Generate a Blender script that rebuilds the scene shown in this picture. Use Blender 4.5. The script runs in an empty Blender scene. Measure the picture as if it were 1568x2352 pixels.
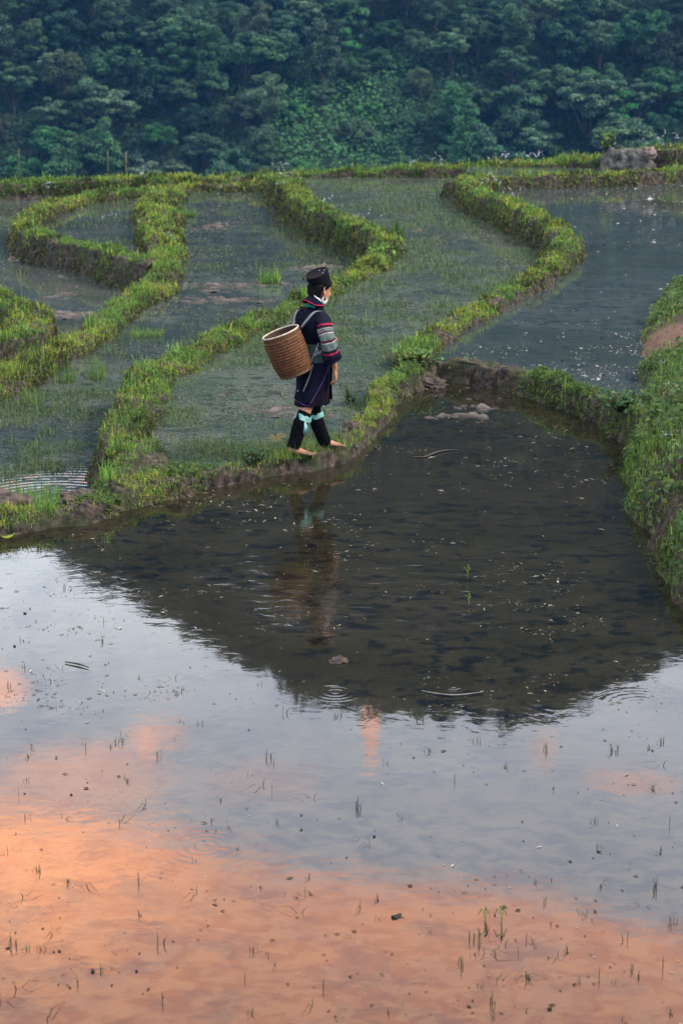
import bpy, bmesh, math, random
import numpy as np
from mathutils import Vector, Matrix, noise as mnoise
R = math.radians
SC = bpy.context.scene
COL = SC.collection
rng = np.random.default_rng(7)
random.seed(7)

# ------------------------------------------------------------------ camera numbers (photo measured on a 1568 x 2352 grid)
W_, H_, F_ = 1568.0, 2352.0, 4500.0
PITCH, CAMZ = R(14.5), 3.79
cP, sP = math.cos(PITCH), math.sin(PITCH)
def ray(px, py):
    cx, cy = (px - W_/2)/F_, (H_/2 - py)/F_
    return Vector((cx, cP + cy*sP, -sP + cy*cP))
def at(px, py, z=0.0):
    """the point of the level z that stands at a place of the photograph"""
    d = ray(px, py)
    t = (z - CAMZ)/d.z
    return Vector((d.x*t, d.y*t, z))
def proj(p):
    x, y, z = p[0], p[1], p[2]-CAMZ
    dep = y*cP - z*sP
    return (W_/2 + F_*x/dep, H_/2 - F_*(y*sP + z*cP)/dep)
def elaz(px, py):
    d = ray(px, py)
    return math.atan2(d.x, d.y), math.atan2(-d.z, math.hypot(d.x, d.y))

# ------------------------------------------------------------------ helpers
def tag(o, label=None, cat=None, group=None, kind=None):
    if label: o['label'] = label
    if cat: o['category'] = cat
    if group: o['group'] = group
    if kind: o['kind'] = kind
    return o
def empty(name, loc=(0, 0, 0), rz=0.0):
    o = bpy.data.objects.new(name, None); COL.objects.link(o)
    o.location = loc; o.rotation_euler = (0, 0, rz); o.empty_display_size = 0.2
    return o
def link(name, me, parent=None, mats=None):
    o = bpy.data.objects.new(name, me); COL.objects.link(o)
    if parent: o.parent = parent
    if mats is not None:
        for m in (mats if isinstance(mats, (list, tuple)) else [mats]): me.materials.append(m)
    return o
def np_mesh(name, V, quads=None, tris=None, col=None, smooth=False, uv=None):
    V = np.asarray(V, dtype=np.float32).reshape(-1, 3)
    me = bpy.data.meshes.new(name)
    nq = 0 if quads is None else len(quads); nt = 0 if tris is None else len(tris)
    me.vertices.add(len(V)); me.vertices.foreach_set('co', V.ravel())
    loops = []
    if nq: loops.append(np.asarray(quads, dtype=np.int32).ravel())
    if nt: loops.append(np.asarray(tris, dtype=np.int32).ravel())
    L = np.concatenate(loops)
    me.loops.add(len(L)); me.loops.foreach_set('vertex_index', L)
    me.polygons.add(nq+nt)
    st = np.concatenate([np.arange(nq)*4, nq*4+np.arange(nt)*3]).astype(np.int32)
    me.polygons.foreach_set('loop_start', st)
    if smooth: me.polygons.foreach_set('use_smooth', np.ones(nq+nt, dtype=bool))
    if col is not None:
        c = np.ones((len(V), 4), dtype=np.float32); c[:, :3] = col
        a = me.attributes.new('Col', 'FLOAT_COLOR', 'POINT'); a.data.foreach_set('color', c.ravel())
    if uv is not None:
        u = me.uv_layers.new(name='UVMap')
        u.data.foreach_set('uv', np.asarray(uv, dtype=np.float32)[L].ravel())
    me.update(calc_edges=True); me.validate()
    return me
def _hash(ix, iy, s):
    h = (ix.astype(np.int64)*374761393 + iy.astype(np.int64)*668265263 + s*974634777) & 0xffffffff
    h = ((h ^ (h >> 13))*1274126177) & 0xffffffff
    return ((h ^ (h >> 16)) & 0xffff)/65535.0
def vnoise(x, y, s=0):
    x = np.asarray(x, dtype=float); y = np.asarray(y, dtype=float)
    ix, iy = np.floor(x), np.floor(y); fx, fy = x-ix, y-iy
    fx = fx*fx*(3-2*fx); fy = fy*fy*(3-2*fy)
    a, b = _hash(ix, iy, s), _hash(ix+1, iy, s); c, d = _hash(ix, iy+1, s), _hash(ix+1, iy+1, s)
    return (a*(1-fx)+b*fx)*(1-fy) + (c*(1-fx)+d*fx)*fy
def fbm(x, y, s=0, o=4):
    v, a, t = 0, .5, 0
    for k in range(o):
        v = v + a*vnoise(np.asarray(x)*2**k, np.asarray(y)*2**k, s+k*17); t += a; a *= .5
    return v/t
def catmull(P, n):
    """P (k, m) -> resampled (n, m), even in arc length of its first two columns"""
    P = np.asarray(P, dtype=float)
    Q = np.vstack([2*P[0]-P[1], P, 2*P[-1]-P[-2]])
    out = []
    for i in range(1, len(Q)-2):
        t = np.linspace(0, 1, 40, endpoint=False)[:, None]
        p0, p1, p2, p3 = Q[i-1], Q[i], Q[i+1], Q[i+2]
        out.append(.5*((2*p1)+(-p0+p2)*t+(2*p0-5*p1+4*p2-p3)*t*t+(-p0+3*p1-3*p2+p3)*t**3))
    D = np.vstack(out+[P[-1:]])
    s = np.concatenate([[0], np.cumsum(np.hypot(*(D[1:, :2]-D[:-1, :2]).T))])
    u = np.linspace(0, s[-1], n)
    return np.stack([np.interp(u, s, D[:, k]) for k in range(D.shape[1])], 1), s[-1]

# ------------------------------------------------------------------ node helpers
class S:
    """a value socket with arithmetic"""
    nt = None
    def __init__(self, s): self.s = s
    @staticmethod
    def m(op, *a):
        n = S.nt.nodes.new('ShaderNodeMath'); n.operation = op
        for i, v in enumerate(a):
            if isinstance(v, S): S.nt.links.new(v.s, n.inputs[i])
            else: n.inputs[i].default_value = float(v)
        return S(n.outputs[0])
    def __add__(a, b): return S.m('ADD', a, b)
    __radd__ = __add__
    def __mul__(a, b): return S.m('MULTIPLY', a, b)
    __rmul__ = __mul__
    def __sub__(a, b): return S.m('SUBTRACT', a, b)
    def __rsub__(a, b): return S.m('SUBTRACT', b, a)
    def __truediv__(a, b): return S.m('DIVIDE', a, b)
def ramp(x, a, b, lo=0.0, hi=1.0, smooth=True):
    n = S.nt.nodes.new('ShaderNodeMapRange'); n.interpolation_type = 'SMOOTHSTEP' if smooth else 'LINEAR'
    S.nt.links.new(x.s, n.inputs[0])
    for i, v in zip((1, 2, 3, 4), (a, b, lo, hi)): n.inputs[i].default_value = v
    return S(n.outputs[0])
def mixc(f, a, b):
    n = S.nt.nodes.new('ShaderNodeMix'); n.data_type = 'RGBA'
    for i, v in ((0, f), (6, a), (7, b)):
        if isinstance(v, S): S.nt.links.new(v.s, n.inputs[i])
        elif i == 0: n.inputs[0].default_value = v
        else: n.inputs[i].default_value = (*v, 1)
    return S(n.outputs[2])
def comb(x, y, z=0.0):
    n = S.nt.nodes.new('ShaderNodeCombineXYZ')
    for i, v in enumerate((x, y, z)):
        if isinstance(v, S): S.nt.links.new(v.s, n.inputs[i])
        else: n.inputs[i].default_value = v
    return S(n.outputs[0])
def sepxyz(v):
    n = S.nt.nodes.new('ShaderNodeSeparateXYZ'); S.nt.links.new(v.s, n.inputs[0])
    return [S(o) for o in n.outputs]
def nz(vec, scale, detail=4, rough=.55, dist=0.0):
    n = S.nt.nodes.new('ShaderNodeTexNoise'); n.inputs['Scale'].default_value = scale
    n.inputs['Detail'].default_value = detail; n.inputs['Roughness'].default_value = rough; n.inputs['Distortion'].default_value = dist
    S.nt.links.new(vec.s, n.inputs['Vector'])
    return S(n.outputs[0])
def pos():
    n = S.nt.nodes.new('ShaderNodeNewGeometry'); return S(n.outputs['Position'])
def objc():
    n = S.nt.nodes.new('ShaderNodeTexCoord'); return S(n.outputs['Object'])
def uvc():
    n = S.nt.nodes.new('ShaderNodeTexCoord'); return S(n.outputs['UV'])
def attr(name):
    n = S.nt.nodes.new('ShaderNodeAttribute'); n.attribute_name = name; return S(n.outputs['Color'])
def bump(h, strength, dist, normal=None):
    n = S.nt.nodes.new('ShaderNodeBump'); n.inputs['Strength'].default_value = strength; n.inputs['Distance'].default_value = dist
    S.nt.links.new(h.s, n.inputs['Height'])
    if normal: S.nt.links.new(normal.s, n.inputs['Normal'])
    return S(n.outputs[0])
def newmat(name):
    m = bpy.data.materials.new(name); m.use_nodes = True
    S.nt = m.node_tree; S.nt.nodes.clear()
    return m
def finish(m, col, rough=.8, normal=None, ior=1.45, spec=None, translucent=0.0):
    nt = m.node_tree
    out = nt.nodes.new('ShaderNodeOutputMaterial'); p = nt.nodes.new('ShaderNodeBsdfPrincipled')
    def put(k, v):
        if isinstance(v, S): nt.links.new(v.s, p.inputs[k])
        elif isinstance(v, (tuple, list)): p.inputs[k].default_value = (*v, 1)
        else: p.inputs[k].default_value = v
    put('Base Color', col); put('Roughness', rough); put('IOR', ior)
    if spec is not None: put('Specular IOR Level', spec)
    if normal: put('Normal', normal)
    sh = p.outputs[0]
    if translucent:
        t = nt.nodes.new('ShaderNodeBsdfTranslucent')
        if isinstance(col, S): nt.links.new(col.s, t.inputs[0])
        else: t.inputs[0].default_value = (*col, 1)
        mx = nt.nodes.new('ShaderNodeMixShader'); mx.inputs[0].default_value = translucent
        nt.links.new(sh, mx.inputs[1]); nt.links.new(t.outputs[0], mx.inputs[2]); sh = mx.outputs[0]
    nt.links.new(sh, out.inputs[0])
    return m
def noisy(name, a, b, scale=20, rough=.8, bumpd=0.0, bscale=None, spec=None, lo=.35, hi=.65, space=objc):
    m = newmat(name); v = space(); n = nz(v, scale, 5)
    col = mixc(ramp(n, lo, hi), a, b)
    nrm = bump(nz(v, bscale or scale*2, 4), .6, bumpd) if bumpd else None
    return finish(m, col, rough, nrm, spec=spec)
def foliage_mat(name, translucent=.25, rnd=0.0, rough=.6):
    m = newmat(name); c = attr('Col')
    if rnd:
        oi = S.nt.nodes.new('ShaderNodeObjectInfo'); r = S(oi.outputs['Random'])
        hs = S.nt.nodes.new('ShaderNodeHueSaturation')
        S.nt.links.new((ramp(r, 0, 1, .475, .525, False)).s, hs.inputs['Hue'])
        S.nt.links.new((ramp(S.m('FRACT', r*7.31), 0, 1, 1-rnd, 1+rnd, False)).s, hs.inputs['Value'])
        S.nt.links.new((ramp(S.m('FRACT', r*3.7), 0, 1, .7, 1.1, False)).s, hs.inputs['Saturation'])
        S.nt.links.new(c.s, hs.inputs['Color']); c = S(hs.outputs[0])
    return finish(m, c, rough, spec=.25, translucent=translucent)

# ------------------------------------------------------------------ camera, light, sky
cam = bpy.data.cameras.new('camera'); co = bpy.data.objects.new('camera', cam); COL.objects.link(co)
co.location = (0, 0, CAMZ); co.rotation_euler = (math.pi/2 - PITCH, 0, 0)
cam.sensor_fit = 'VERTICAL'; cam.sensor_height = 36; cam.lens = 36*F_/H_
cam.clip_start = .1; cam.clip_end = 6000
cam.dof.use_dof = True; cam.dof.focus_distance = 13.0; cam.dof.aperture_fstop = 5.0
SC.camera = co
SC.view_settings.view_transform = 'Standard'; SC.view_settings.look = 'None'
EXPO = 1.0
SC.view_settings.exposure = EXPO; SC.view_settings.gamma = 1
SC.cycles.use_denoising = True
SC.cycles.max_bounces = 6; SC.cycles.diffuse_bounces = 3; SC.cycles.glossy_bounces = 3
SC.cycles.transparent_max_bounces = 6; SC.cycles.volume_bounces = 0
SC.cycles.caustics_reflective = False; SC.cycles.caustics_refractive = False

SUNDIR = Vector((.80, -.25, .80)).normalized()
sun = bpy.data.lights.new('sun', 'SUN'); so = bpy.data.objects.new('sun', sun); COL.objects.link(so)
sun.energy = SUN_E = 2.2; sun.angle = R(16); sun.color = (1, .93, .82)
so.rotation_euler = SUNDIR.to_track_quat('Z', 'Y').to_euler(); so.location = (20, -10, 30)

world = bpy.data.worlds.new('World'); SC.world = world; world.use_nodes = True
S.nt = nt = world.node_tree; nt.nodes.clear()
tc = nt.nodes.new('ShaderNodeTexCoord'); vx, vy, vz = sepxyz(S(tc.outputs['Generated']))
az = S.m('ARCTAN2', vx, vy); el = S.m('ARCSINE', vz)
def EA(px, py): return elaz(px, py)
g = comb(az*5.0, el*17.0)
n1 = nz(g, 1.0, 6, .6, .3); n2 = nz(comb(az*14.0, el*40.0, 3.0), 1.0, 5, .6, .2); n3 = nz(comb(az*26.0, el*120.0, 7.0), 1.0, 4, .6, .2)
a0, e0 = EA(0, 1815); a1, e1 = EA(650, 2005); a2, e2 = EA(1568, 2105)
vb = ramp(az, a0, a1, e0, e1, False) + ramp(az, a1, a2, 0, e2-e1, False)
mo = ramp(el - vb + (n1-.5)*.05 + (n2-.5)*.03, -.012, .022)
def blob(px, py, rx, ry, k):
    a, e = EA(px, py); dx = (az-a)/(rx/F_); dy = (el-e)/(ry/F_)
    d = dx*dx + dy*dy + (n2-.5)*1.6
    return ramp(d, 0.1, 1.6, k, 0.0)
bl = None
for b in [(365, 1690, 80, 40, .38), (340, 1715, 34, 55, .55), (852, 1665, 22, 90, .62), (0, 1580, 80, 45, .5), (1450, 1800, 110, 26, .30), (1250, 1725, 36, 50, .22), (180, 1790, 230, 90, .34), (590, 1800, 160, 50, .12)]:
    x = blob(*b); bl = x if bl is None else S.m('MAXIMUM', bl, x)
mo = S.m('MAXIMUM', mo, bl)
up = ramp(el, R(31), R(38)); inaz = ramp(S.m('ABSOLUTE', az), R(16), R(26))
mo = mo*(1-up)*(1-inaz)
grey = mixc(ramp(el, R(14), R(24)), (3.9, 4.15, 4.35), (2.45, 2.55, 2.95))
grey = mixc(ramp(n1, .42, .72)*ramp(el, R(16), R(21))*.45, grey, (3.4, 3.35, 3.5))
grey = mixc(ramp(n2, .46, .70)*.6, grey, (1.95, 2.2, 2.75)); grey = mixc(ramp(n3, .46, .66)*.45, grey, (2.0, 2.2, 2.7))
og = mixc(ramp(az, EA(700, 2000)[0], EA(0, 1900)[0], 0, 1)*ramp(el, R(24.5), R(28), 1, .25), (6.5, 2.75, 1.60), (11.4, 4.6, 2.1))
og = mixc(ramp(n2, .4, .75)*.6, og, (3.6, 2.35, 2.2)); og = mixc(ramp(el, R(26), R(29.5), 0, .45), og, (4.4, 1.95, 1.25))
dome = mixc(ramp(n1, .35, .7), (1.55, 1.7, 1.95), (2.1, 2.15, 2.3))
cl = mixc(up, grey, dome)
cl = mixc(inaz, cl, dome)
cl = mixc(mo, cl, og); cl = mixc(ramp(n3, .46, .66)*mo*.48, cl, (2.6, 1.75, 1.85))
sky = nt.nodes.new('ShaderNodeTexSky'); sky.sky_type = 'NISHITA'; sky.sun_disc = False
sky.sun_elevation = math.asin(SUNDIR.z); sky.sun_rotation = math.atan2(SUNDIR.x, SUNDIR.y)
bg1 = nt.nodes.new('ShaderNodeBackground'); nt.links.new(sky.outputs[0], bg1.inputs[0]); bg1.inputs[1].default_value = .08
bg2 = nt.nodes.new('ShaderNodeBackground'); nt.links.new(cl.s, bg2.inputs[0]); bg2.inputs[1].default_value = SKY_K = 0.5
mx = nt.nodes.new('ShaderNodeMixShader'); mx.inputs[0].default_value = .93
nt.links.new(bg1.outputs[0], mx.inputs[1]); nt.links.new(bg2.outputs[0], mx.inputs[2])
wo = nt.nodes.new('ShaderNodeOutputWorld'); nt.links.new(mx.outputs[0], wo.inputs[0])
# ------------------------------------------------------------------ terrain: plateau, valley and the far hillside in one sheet
def ridge_el(a):
    pts = [(-700, 12), (-250, 14.2), (0, 1238), (140, 1270), (280, 1352), (380, 1428), (440, 1442), (480, 1488), (600, 1540), (700, 1590), (770, 1612),
           (850, 1622), (1000, 1642), (1100, 1640), (1180, 1652), (1250, 1642), (1330, 1612), (1400, 1582), (1470, 1556), (1540, 1516), (1700, 18.0), (2000, 17.0), (2600, 14)]
    A, E = [], []
    for x, v in pts:
        if v > 100: aa, ee = elaz(x, v)
        else: aa, ee = math.atan2(x-W_/2, F_), R(v)
        A.append(aa); E.append(ee)
    return np.interp(a, A, E)
TREE_TOP = 4.3
def hill_z(a, r):
    a = np.asarray(a, dtype=float); r = np.asarray(r, dtype=float)
    te = np.tan(ridge_el(a))
    rr = (255 - 3.86 - TREE_TOP)/(.85 - te)
    x = r*np.sin(a)
    up = .85*(np.minimum(r, rr)-300) - .5*np.maximum(0, r-rr)
    up = up + (fbm(x/26+3, r/22, 5, 3)-.5)*7.0*np.clip((rr-r)/60, 0, 1)
    val = -1.3 - np.maximum(0, r-53)*.27
    wide = np.clip((R(62)-np.abs(a))/R(20), 0, 1)
    h = np.where(r > 238, np.maximum(up, -53)*wide + -53*(1-wide), np.maximum(val, -53))
    return np.where(r < 53, -1.3, h)
def build_terrain():
    A = np.concatenate([np.linspace(-180, -26, 40, endpoint=False), np.linspace(-26, 26, 131), np.linspace(26, 180, 40)[1:]])
    A = np.radians(A)
    Rr = np.concatenate([[.5, 10, 25, 40, 50, 53, 56, 65, 90, 140, 200, 236], np.arange(240, 560, 5.0), [600, 700, 900, 1300, 2000, 3500]])
    AA, RR = np.meshgrid(A, Rr)
    Z = hill_z(AA, RR)
    V = np.stack([RR*np.sin(AA), RR*np.cos(AA), Z], -1).reshape(-1, 3)
    n = len(A); i, j = np.meshgrid(np.arange(n-1), np.arange(len(Rr)-1)); k = (j*n+i).ravel()
    q = np.stack([k, k+1, k+n+1, k+n], 1)
    m = newmat('hill_soil'); p = pos()
    c = mixc(ramp(nz(p, .12, 6), .35, .65), (.012, .03, .012), (.03, .045, .02))
    finish(m, c, .95, spec=.1)
    tag(link('terrain', np_mesh('terrain', V, q, smooth=True), mats=m), 'steep green hillside rising beyond the valley behind the fields', 'terrain', kind='structure')
build_terrain()

# ------------------------------------------------------------------ leaves and blades
def rand_dirs(n, upbias=0.0):
    v = rng.normal(size=(n, 3)); v[:, 2] += upbias
    return v/np.linalg.norm(v, axis=1)[:, None]
def leaf_quads(P, size, nrm, col, aspect=.6):
    """diamond leaves: centre P, length size, facing nrm"""
    n = len(P); t = rng.normal(size=(n, 3)); t -= nrm*np.sum(t*nrm, 1)[:, None]
    t /= np.linalg.norm(t, axis=1)[:, None]; b = np.cross(nrm, t)
    s = np.broadcast_to(np.asarray(size, dtype=float), (n,))[:, None]
    fold = nrm*s*.12
    V = np.stack([P-t*s*.5, P+b*s*aspect*.5+fold, P+t*s*.5, P-b*s*aspect*.5+fold], 1).reshape(-1, 3)
    q = np.arange(n*4).reshape(-1, 4)
    return V, q, np.repeat(col, 4, axis=0)
def blades(P, h, w, col, lean=.45, flat=0.0, tipcol=None):
    """bent grass blades on points P; returns V, quads, tris, col"""
    n = len(P); a = rng.uniform(0, 2*math.pi, n); d = np.stack([np.cos(a), np.sin(a), 0*a], 1)
    b2 = a + math.pi/2 + rng.normal(0, .4, n); s = np.stack([np.cos(b2), np.sin(b2), 0*a], 1)
    h = np.broadcast_to(np.asarray(h, dtype=float), (n,))[:, None]; w = np.broadcast_to(np.asarray(w, dtype=float), (n,))[:, None]
    L = np.abs(rng.normal(0, lean, n))[:, None]; up = np.array([[0, 0, 1.0]])
    m = P + up*h*(.6-.15*np.minimum(L, 1)) + d*h*L*.28
    t = P + up*h*np.maximum(1-.55*L-flat, .12) + d*h*L*.95
    V = np.stack([P-s*w*.5, P+s*w*.5, m+s*w*.42, m-s*w*.42, t], 1).reshape(-1, 3)
    k = np.arange(n)[:, None]*5
    q = k + np.array([[0, 1, 2, 3]]); tr = k + np.array([[3, 2, 4]])
    c = np.repeat(col, 5, axis=0)
    if tipcol is not None: c[4::5] = tipcol
    return V, q, tr, c
class Heap:
    def __init__(s): s.V, s.q, s.t, s.c, s.n = [], [], [], [], 0
    def add(s, V, q, t, c):
        s.V.append(V); s.c.append(c)
        if q is not None and len(q): s.q.append(q+s.n)
        if t is not None and len(t): s.t.append(t+s.n)
        s.n += len(V)
    def mesh(s, name, smooth=False):
        return np_mesh(name, np.vstack(s.V), np.vstack(s.q) if s.q else None, np.vstack(s.t) if s.t else None, np.vstack(s.c), smooth)
def pick(pal, n, jit=.15):
    pal = np.asarray(pal); c = pal[rng.integers(0, len(pal), n)]
    return np.clip(c*(1+rng.normal(0, jit, (n, 1))), .003, .9)
def tube_np(path, rad, seg=7):
    """tapered tube along path (k,3)"""
    path = np.asarray(path, dtype=float); k = len(path); rad = np.broadcast_to(np.asarray(rad, dtype=float), (k,))
    T = np.gradient(path, axis=0); T /= np.linalg.norm(T, axis=1)[:, None]+1e-9
    ref = np.array([0.31, .22, .92]) if abs(T[0, 2]) < .9 else np.array([1.0, .1, 0])
    A = np.cross(T, ref); A /= np.linalg.norm(A, axis=1)[:, None]+1e-9; B = np.cross(T, A)
    th = np.linspace(0, 2*math.pi, seg, endpoint=False)
    V = (path[:, None] + rad[:, None, None]*(np.cos(th)[None, :, None]*A[:, None] + np.sin(th)[None, :, None]*B[:, None])).reshape(-1, 3)
    i, j = np.meshgrid(np.arange(seg), np.arange(k-1)); a = (j*seg+i).ravel(); b = (j*seg+(i+1) % seg).ravel()
    q = np.stack([a, b, b+seg, a+seg], 1)
    V = np.vstack([V, path[:1], path[-1:]]); e = np.arange(seg); e2 = (e+1) % seg
    t = np.vstack([np.stack([e2, e, np.full(seg, k*seg)], 1), np.stack([(k-1)*seg+e, (k-1)*seg+e2, np.full(seg, k*seg+1)], 1)])
    return V, q, t

# ------------------------------------------------------------------ forest trees
M_bark = noisy('bark', (.045, .045, .04), (.09, .088, .075), 1.5, .9)
M_leaf = foliage_mat('tree_leaves', .2, .28)
def tree_kind(kind):
    """returns (crown mesh, trunk mesh) for a tree about 9 m tall"""
    H, rx, zc, rz, ncl, nl, size, pal = {
        'domed':   (9.5, 3.9, 5.4, 3.5, 44, 140, .50, [(.030, .075, .030), (.038, .088, .036), (.026, .062, .030)]),
        'tall':    (11.5, 2.7, 6.4, 4.8, 42, 130, .46, [(.026, .066, .033), (.034, .078, .036)]),
        'tiered':  (10.5, 3.7, 5.6, 4.2, 38, 140, .46, [(.030, .095, .040), (.036, .105, .045), (.028, .08, .035)]),
        'pale':    (9.0, 3.5, 5.4, 3.1, 40, 130, .48, [(.054, .092, .050), (.062, .098, .055), (.046, .08, .044)]),
        'sparse':  (11.0, 3.1, 7.0, 3.4, 28, 110, .45, [(.036, .078, .036), (.044, .088, .04)]),
        'dark':    (9.0, 3.6, 4.8, 3.8, 44, 140, .52, [(.013, .036, .022), (.018, .044, .026)]),
        'russet':  (8.5, 3.1, 5.0, 3.2, 36, 120, .46, [(.046, .062, .034), (.044, .064, .034), (.050, .060, .036)]),
        'shrub':   (3.6, 2.6, 1.7, 1.7, 22, 110, .46, [(.035, .085, .033), (.042, .095, .036)])}[kind]
    hp, tk = Heap(), Heap()
    lean = rng.normal(0, .35, 2)
    th = zc - rz*.3
    z = np.linspace(-1.0, th, 6); path = np.stack([lean[0]*(z/H)**2*2, lean[1]*(z/H)**2*2, z], 1)
    tr = .034*H**.65
    V, q, t = tube_np(path, np.linspace(tr*1.3, tr*.6, 6)); tk.add(V, q, t, np.tile([.1, .1, .1], (len(V), 1)))
    top = path[-1]
    cents = []
    for i in range(ncl):
        for _ in range(60):
            d = rng.normal(size=3); d /= np.linalg.norm(d)
            rad = rng.uniform(.45, 1.0)
            if kind == 'tiered':
                lay = rng.integers(0, 4); zz = zc + rz*(-.75+.5*lay) + rng.normal(0, .45); rr = rx*(1.0-.2*lay)*rng.uniform(.25, 1); aa = rng.uniform(0, 6.283)
                c = np.array([rr*math.cos(aa), rr*math.sin(aa), zz+rng.normal(0, .15)])
            else:
                c = np.array([d[0]*rx*rad, d[1]*rx*rad, zc + d[2]*rz*rad])
                if kind in ('domed', 'pale') and d[2] < -.35: continue
            if all(np.linalg.norm((c-o)*[1, 1, 1.3]) > (.85 if kind != 'shrub' else .5) for o in cents): break
        cents.append(c)
        sx = rng.uniform(.75, 1.25)*(1.0 if kind != 'shrub' else .65); flat = .42 if kind in ('tiered', 'pale') else .62
        n = int(nl*1.55*rng.uniform(.7, 1.3)); dd = rand_dirs(n, .55); r = rng.uniform(.35, 1.0, n)[:, None]**.6
        P = c + dd*r*np.array([sx, sx, sx*flat])
        nr = dd*.6 + np.array([0, 0, .9]) + rng.normal(0, .45, (n, 3)); nr /= np.linalg.norm(nr, axis=1)[:, None]
        colr = pick(np.array(pal)*np.array([1.45, 1.65, 1.4]), 1, .28)*(1+rng.normal(0, .14, (n, 1)))
        hp.add(*(lambda a, b, e: (a, b, None, e))(*leaf_quads(P, rng.uniform(.7, 1.3, n)*size*.68, nr, np.clip(colr, .004, .4), .62)))
        if i % 2 == 0 and kind != 'shrub':
            s0 = path[int(rng.integers(2, 6))]; mid = (s0+c)/2 + np.array([0, 0, -.25])
            V, q, t = tube_np(np.array([s0, mid, c]), [tr*.42, tr*.28, tr*.12], 5); tk.add(V, q, t, np.tile([.1, .1, .1], (len(V), 1)))
    return hp.mesh('crown_'+kind), tk.mesh('trunk_'+kind, True)
KINDS = {}
for k in ('domed', 'domed', 'tall', 'tall', 'tiered', 'tiered', 'pale', 'sparse', 'dark', 'dark', 'russet', 'shrub', 'shrub'):
    cm, tm = tree_kind(k); cm.materials.append(M_leaf); tm.materials.append(M_bark)
    KINDS.setdefault(k, []).append((cm, tm))
LOOK = {'domed': 'mid-green dome-crowned tree', 'tall': 'tall narrow green tree', 'tiered': 'bright green tree with tiered branches', 'pale': 'pale greyish green tree',
        'sparse': 'thin-crowned tree with bare trunk', 'dark': 'dark blue-green bushy tree', 'russet': 'dull olive green tree', 'shrub': 'low rounded green shrub'}
ORD = ['first', 'second', 'third', 'fourth', 'fifth', 'sixth', 'seventh', 'eighth', 'ninth', 'tenth', 'eleventh', 'twelfth', 'thirteenth', 'fourteenth', 'fifteenth', 'sixteenth',
       'seventeenth', 'eighteenth', 'nineteenth', 'twentieth', 'twenty-first', 'twenty-second', 'twenty-third', 'twenty-fourth', 'twenty-fifth', 'twenty-sixth']
def plant_forest():
    rows, r = [], 271.0
    while r < 318:
        rows.append(r); r += 4.2
    wanted = ['domed', 'dark', 'tall', 'domed', 'pale', 'sparse', 'tall', 'domed', 'dark', 'domed', 'tiered', 'sparse', 'domed', 'dark', 'russet', 'pale']
    nrow = 0
    for ri, r0 in enumerate(rows):
        sp = 5.4; n = int(118/sp); spots = []
        for i in range(n):
            x = -58 + (i + .5*(ri % 2) + rng.uniform(-.32, .32))*sp; r = r0 + rng.uniform(-2.0, 2.0)
            a = math.asin(x/r); z = float(hill_z(a, r))
            k = wanted[int(rng.integers(0, len(wanted)))]
            px, py = proj((x, r*math.cos(a), z+4))
            if 640 < px < 1040 and 170 < py < 430 and rng.uniform() < .85:
                k = 'shrub'
                if rng.uniform() < .4: continue
            elif ri == 0 and rng.uniform() < .35: k = 'shrub'
            s = rng.uniform(.55, 1.08)
            if k == 'pale' and 1300 < px < 1420: s = 1.25
            px, py = proj((x, r*math.cos(a), z+6*s))
            if -60 < px < 1630 and py > -60: spots.append((px, x, r*math.cos(a), z, k, s))
        if not spots: continue
        spots.sort()
        for i, (px, x, y, z, k, s) in enumerate(spots):
            cm, tm = KINDS[k][int(rng.integers(0, len(KINDS[k])))]
            e = empty('forest_shrub' if k == 'shrub' else 'forest_tree', (x, y, z-.3), rng.uniform(0, 6.28)); e.scale = (s, s, s*rng.uniform(.9, 1.12))
            tag(e, f'{LOOK[k]} on far hillside, {ORD[i]} from left in {ORD[nrow]} row up', 'shrub' if k == 'shrub' else 'tree', 'trees on the far hillside')
            link('crown', cm, e)
            if k != 'shrub': link('trunk', tm, e)
        nrow += 1
plant_forest()

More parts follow.
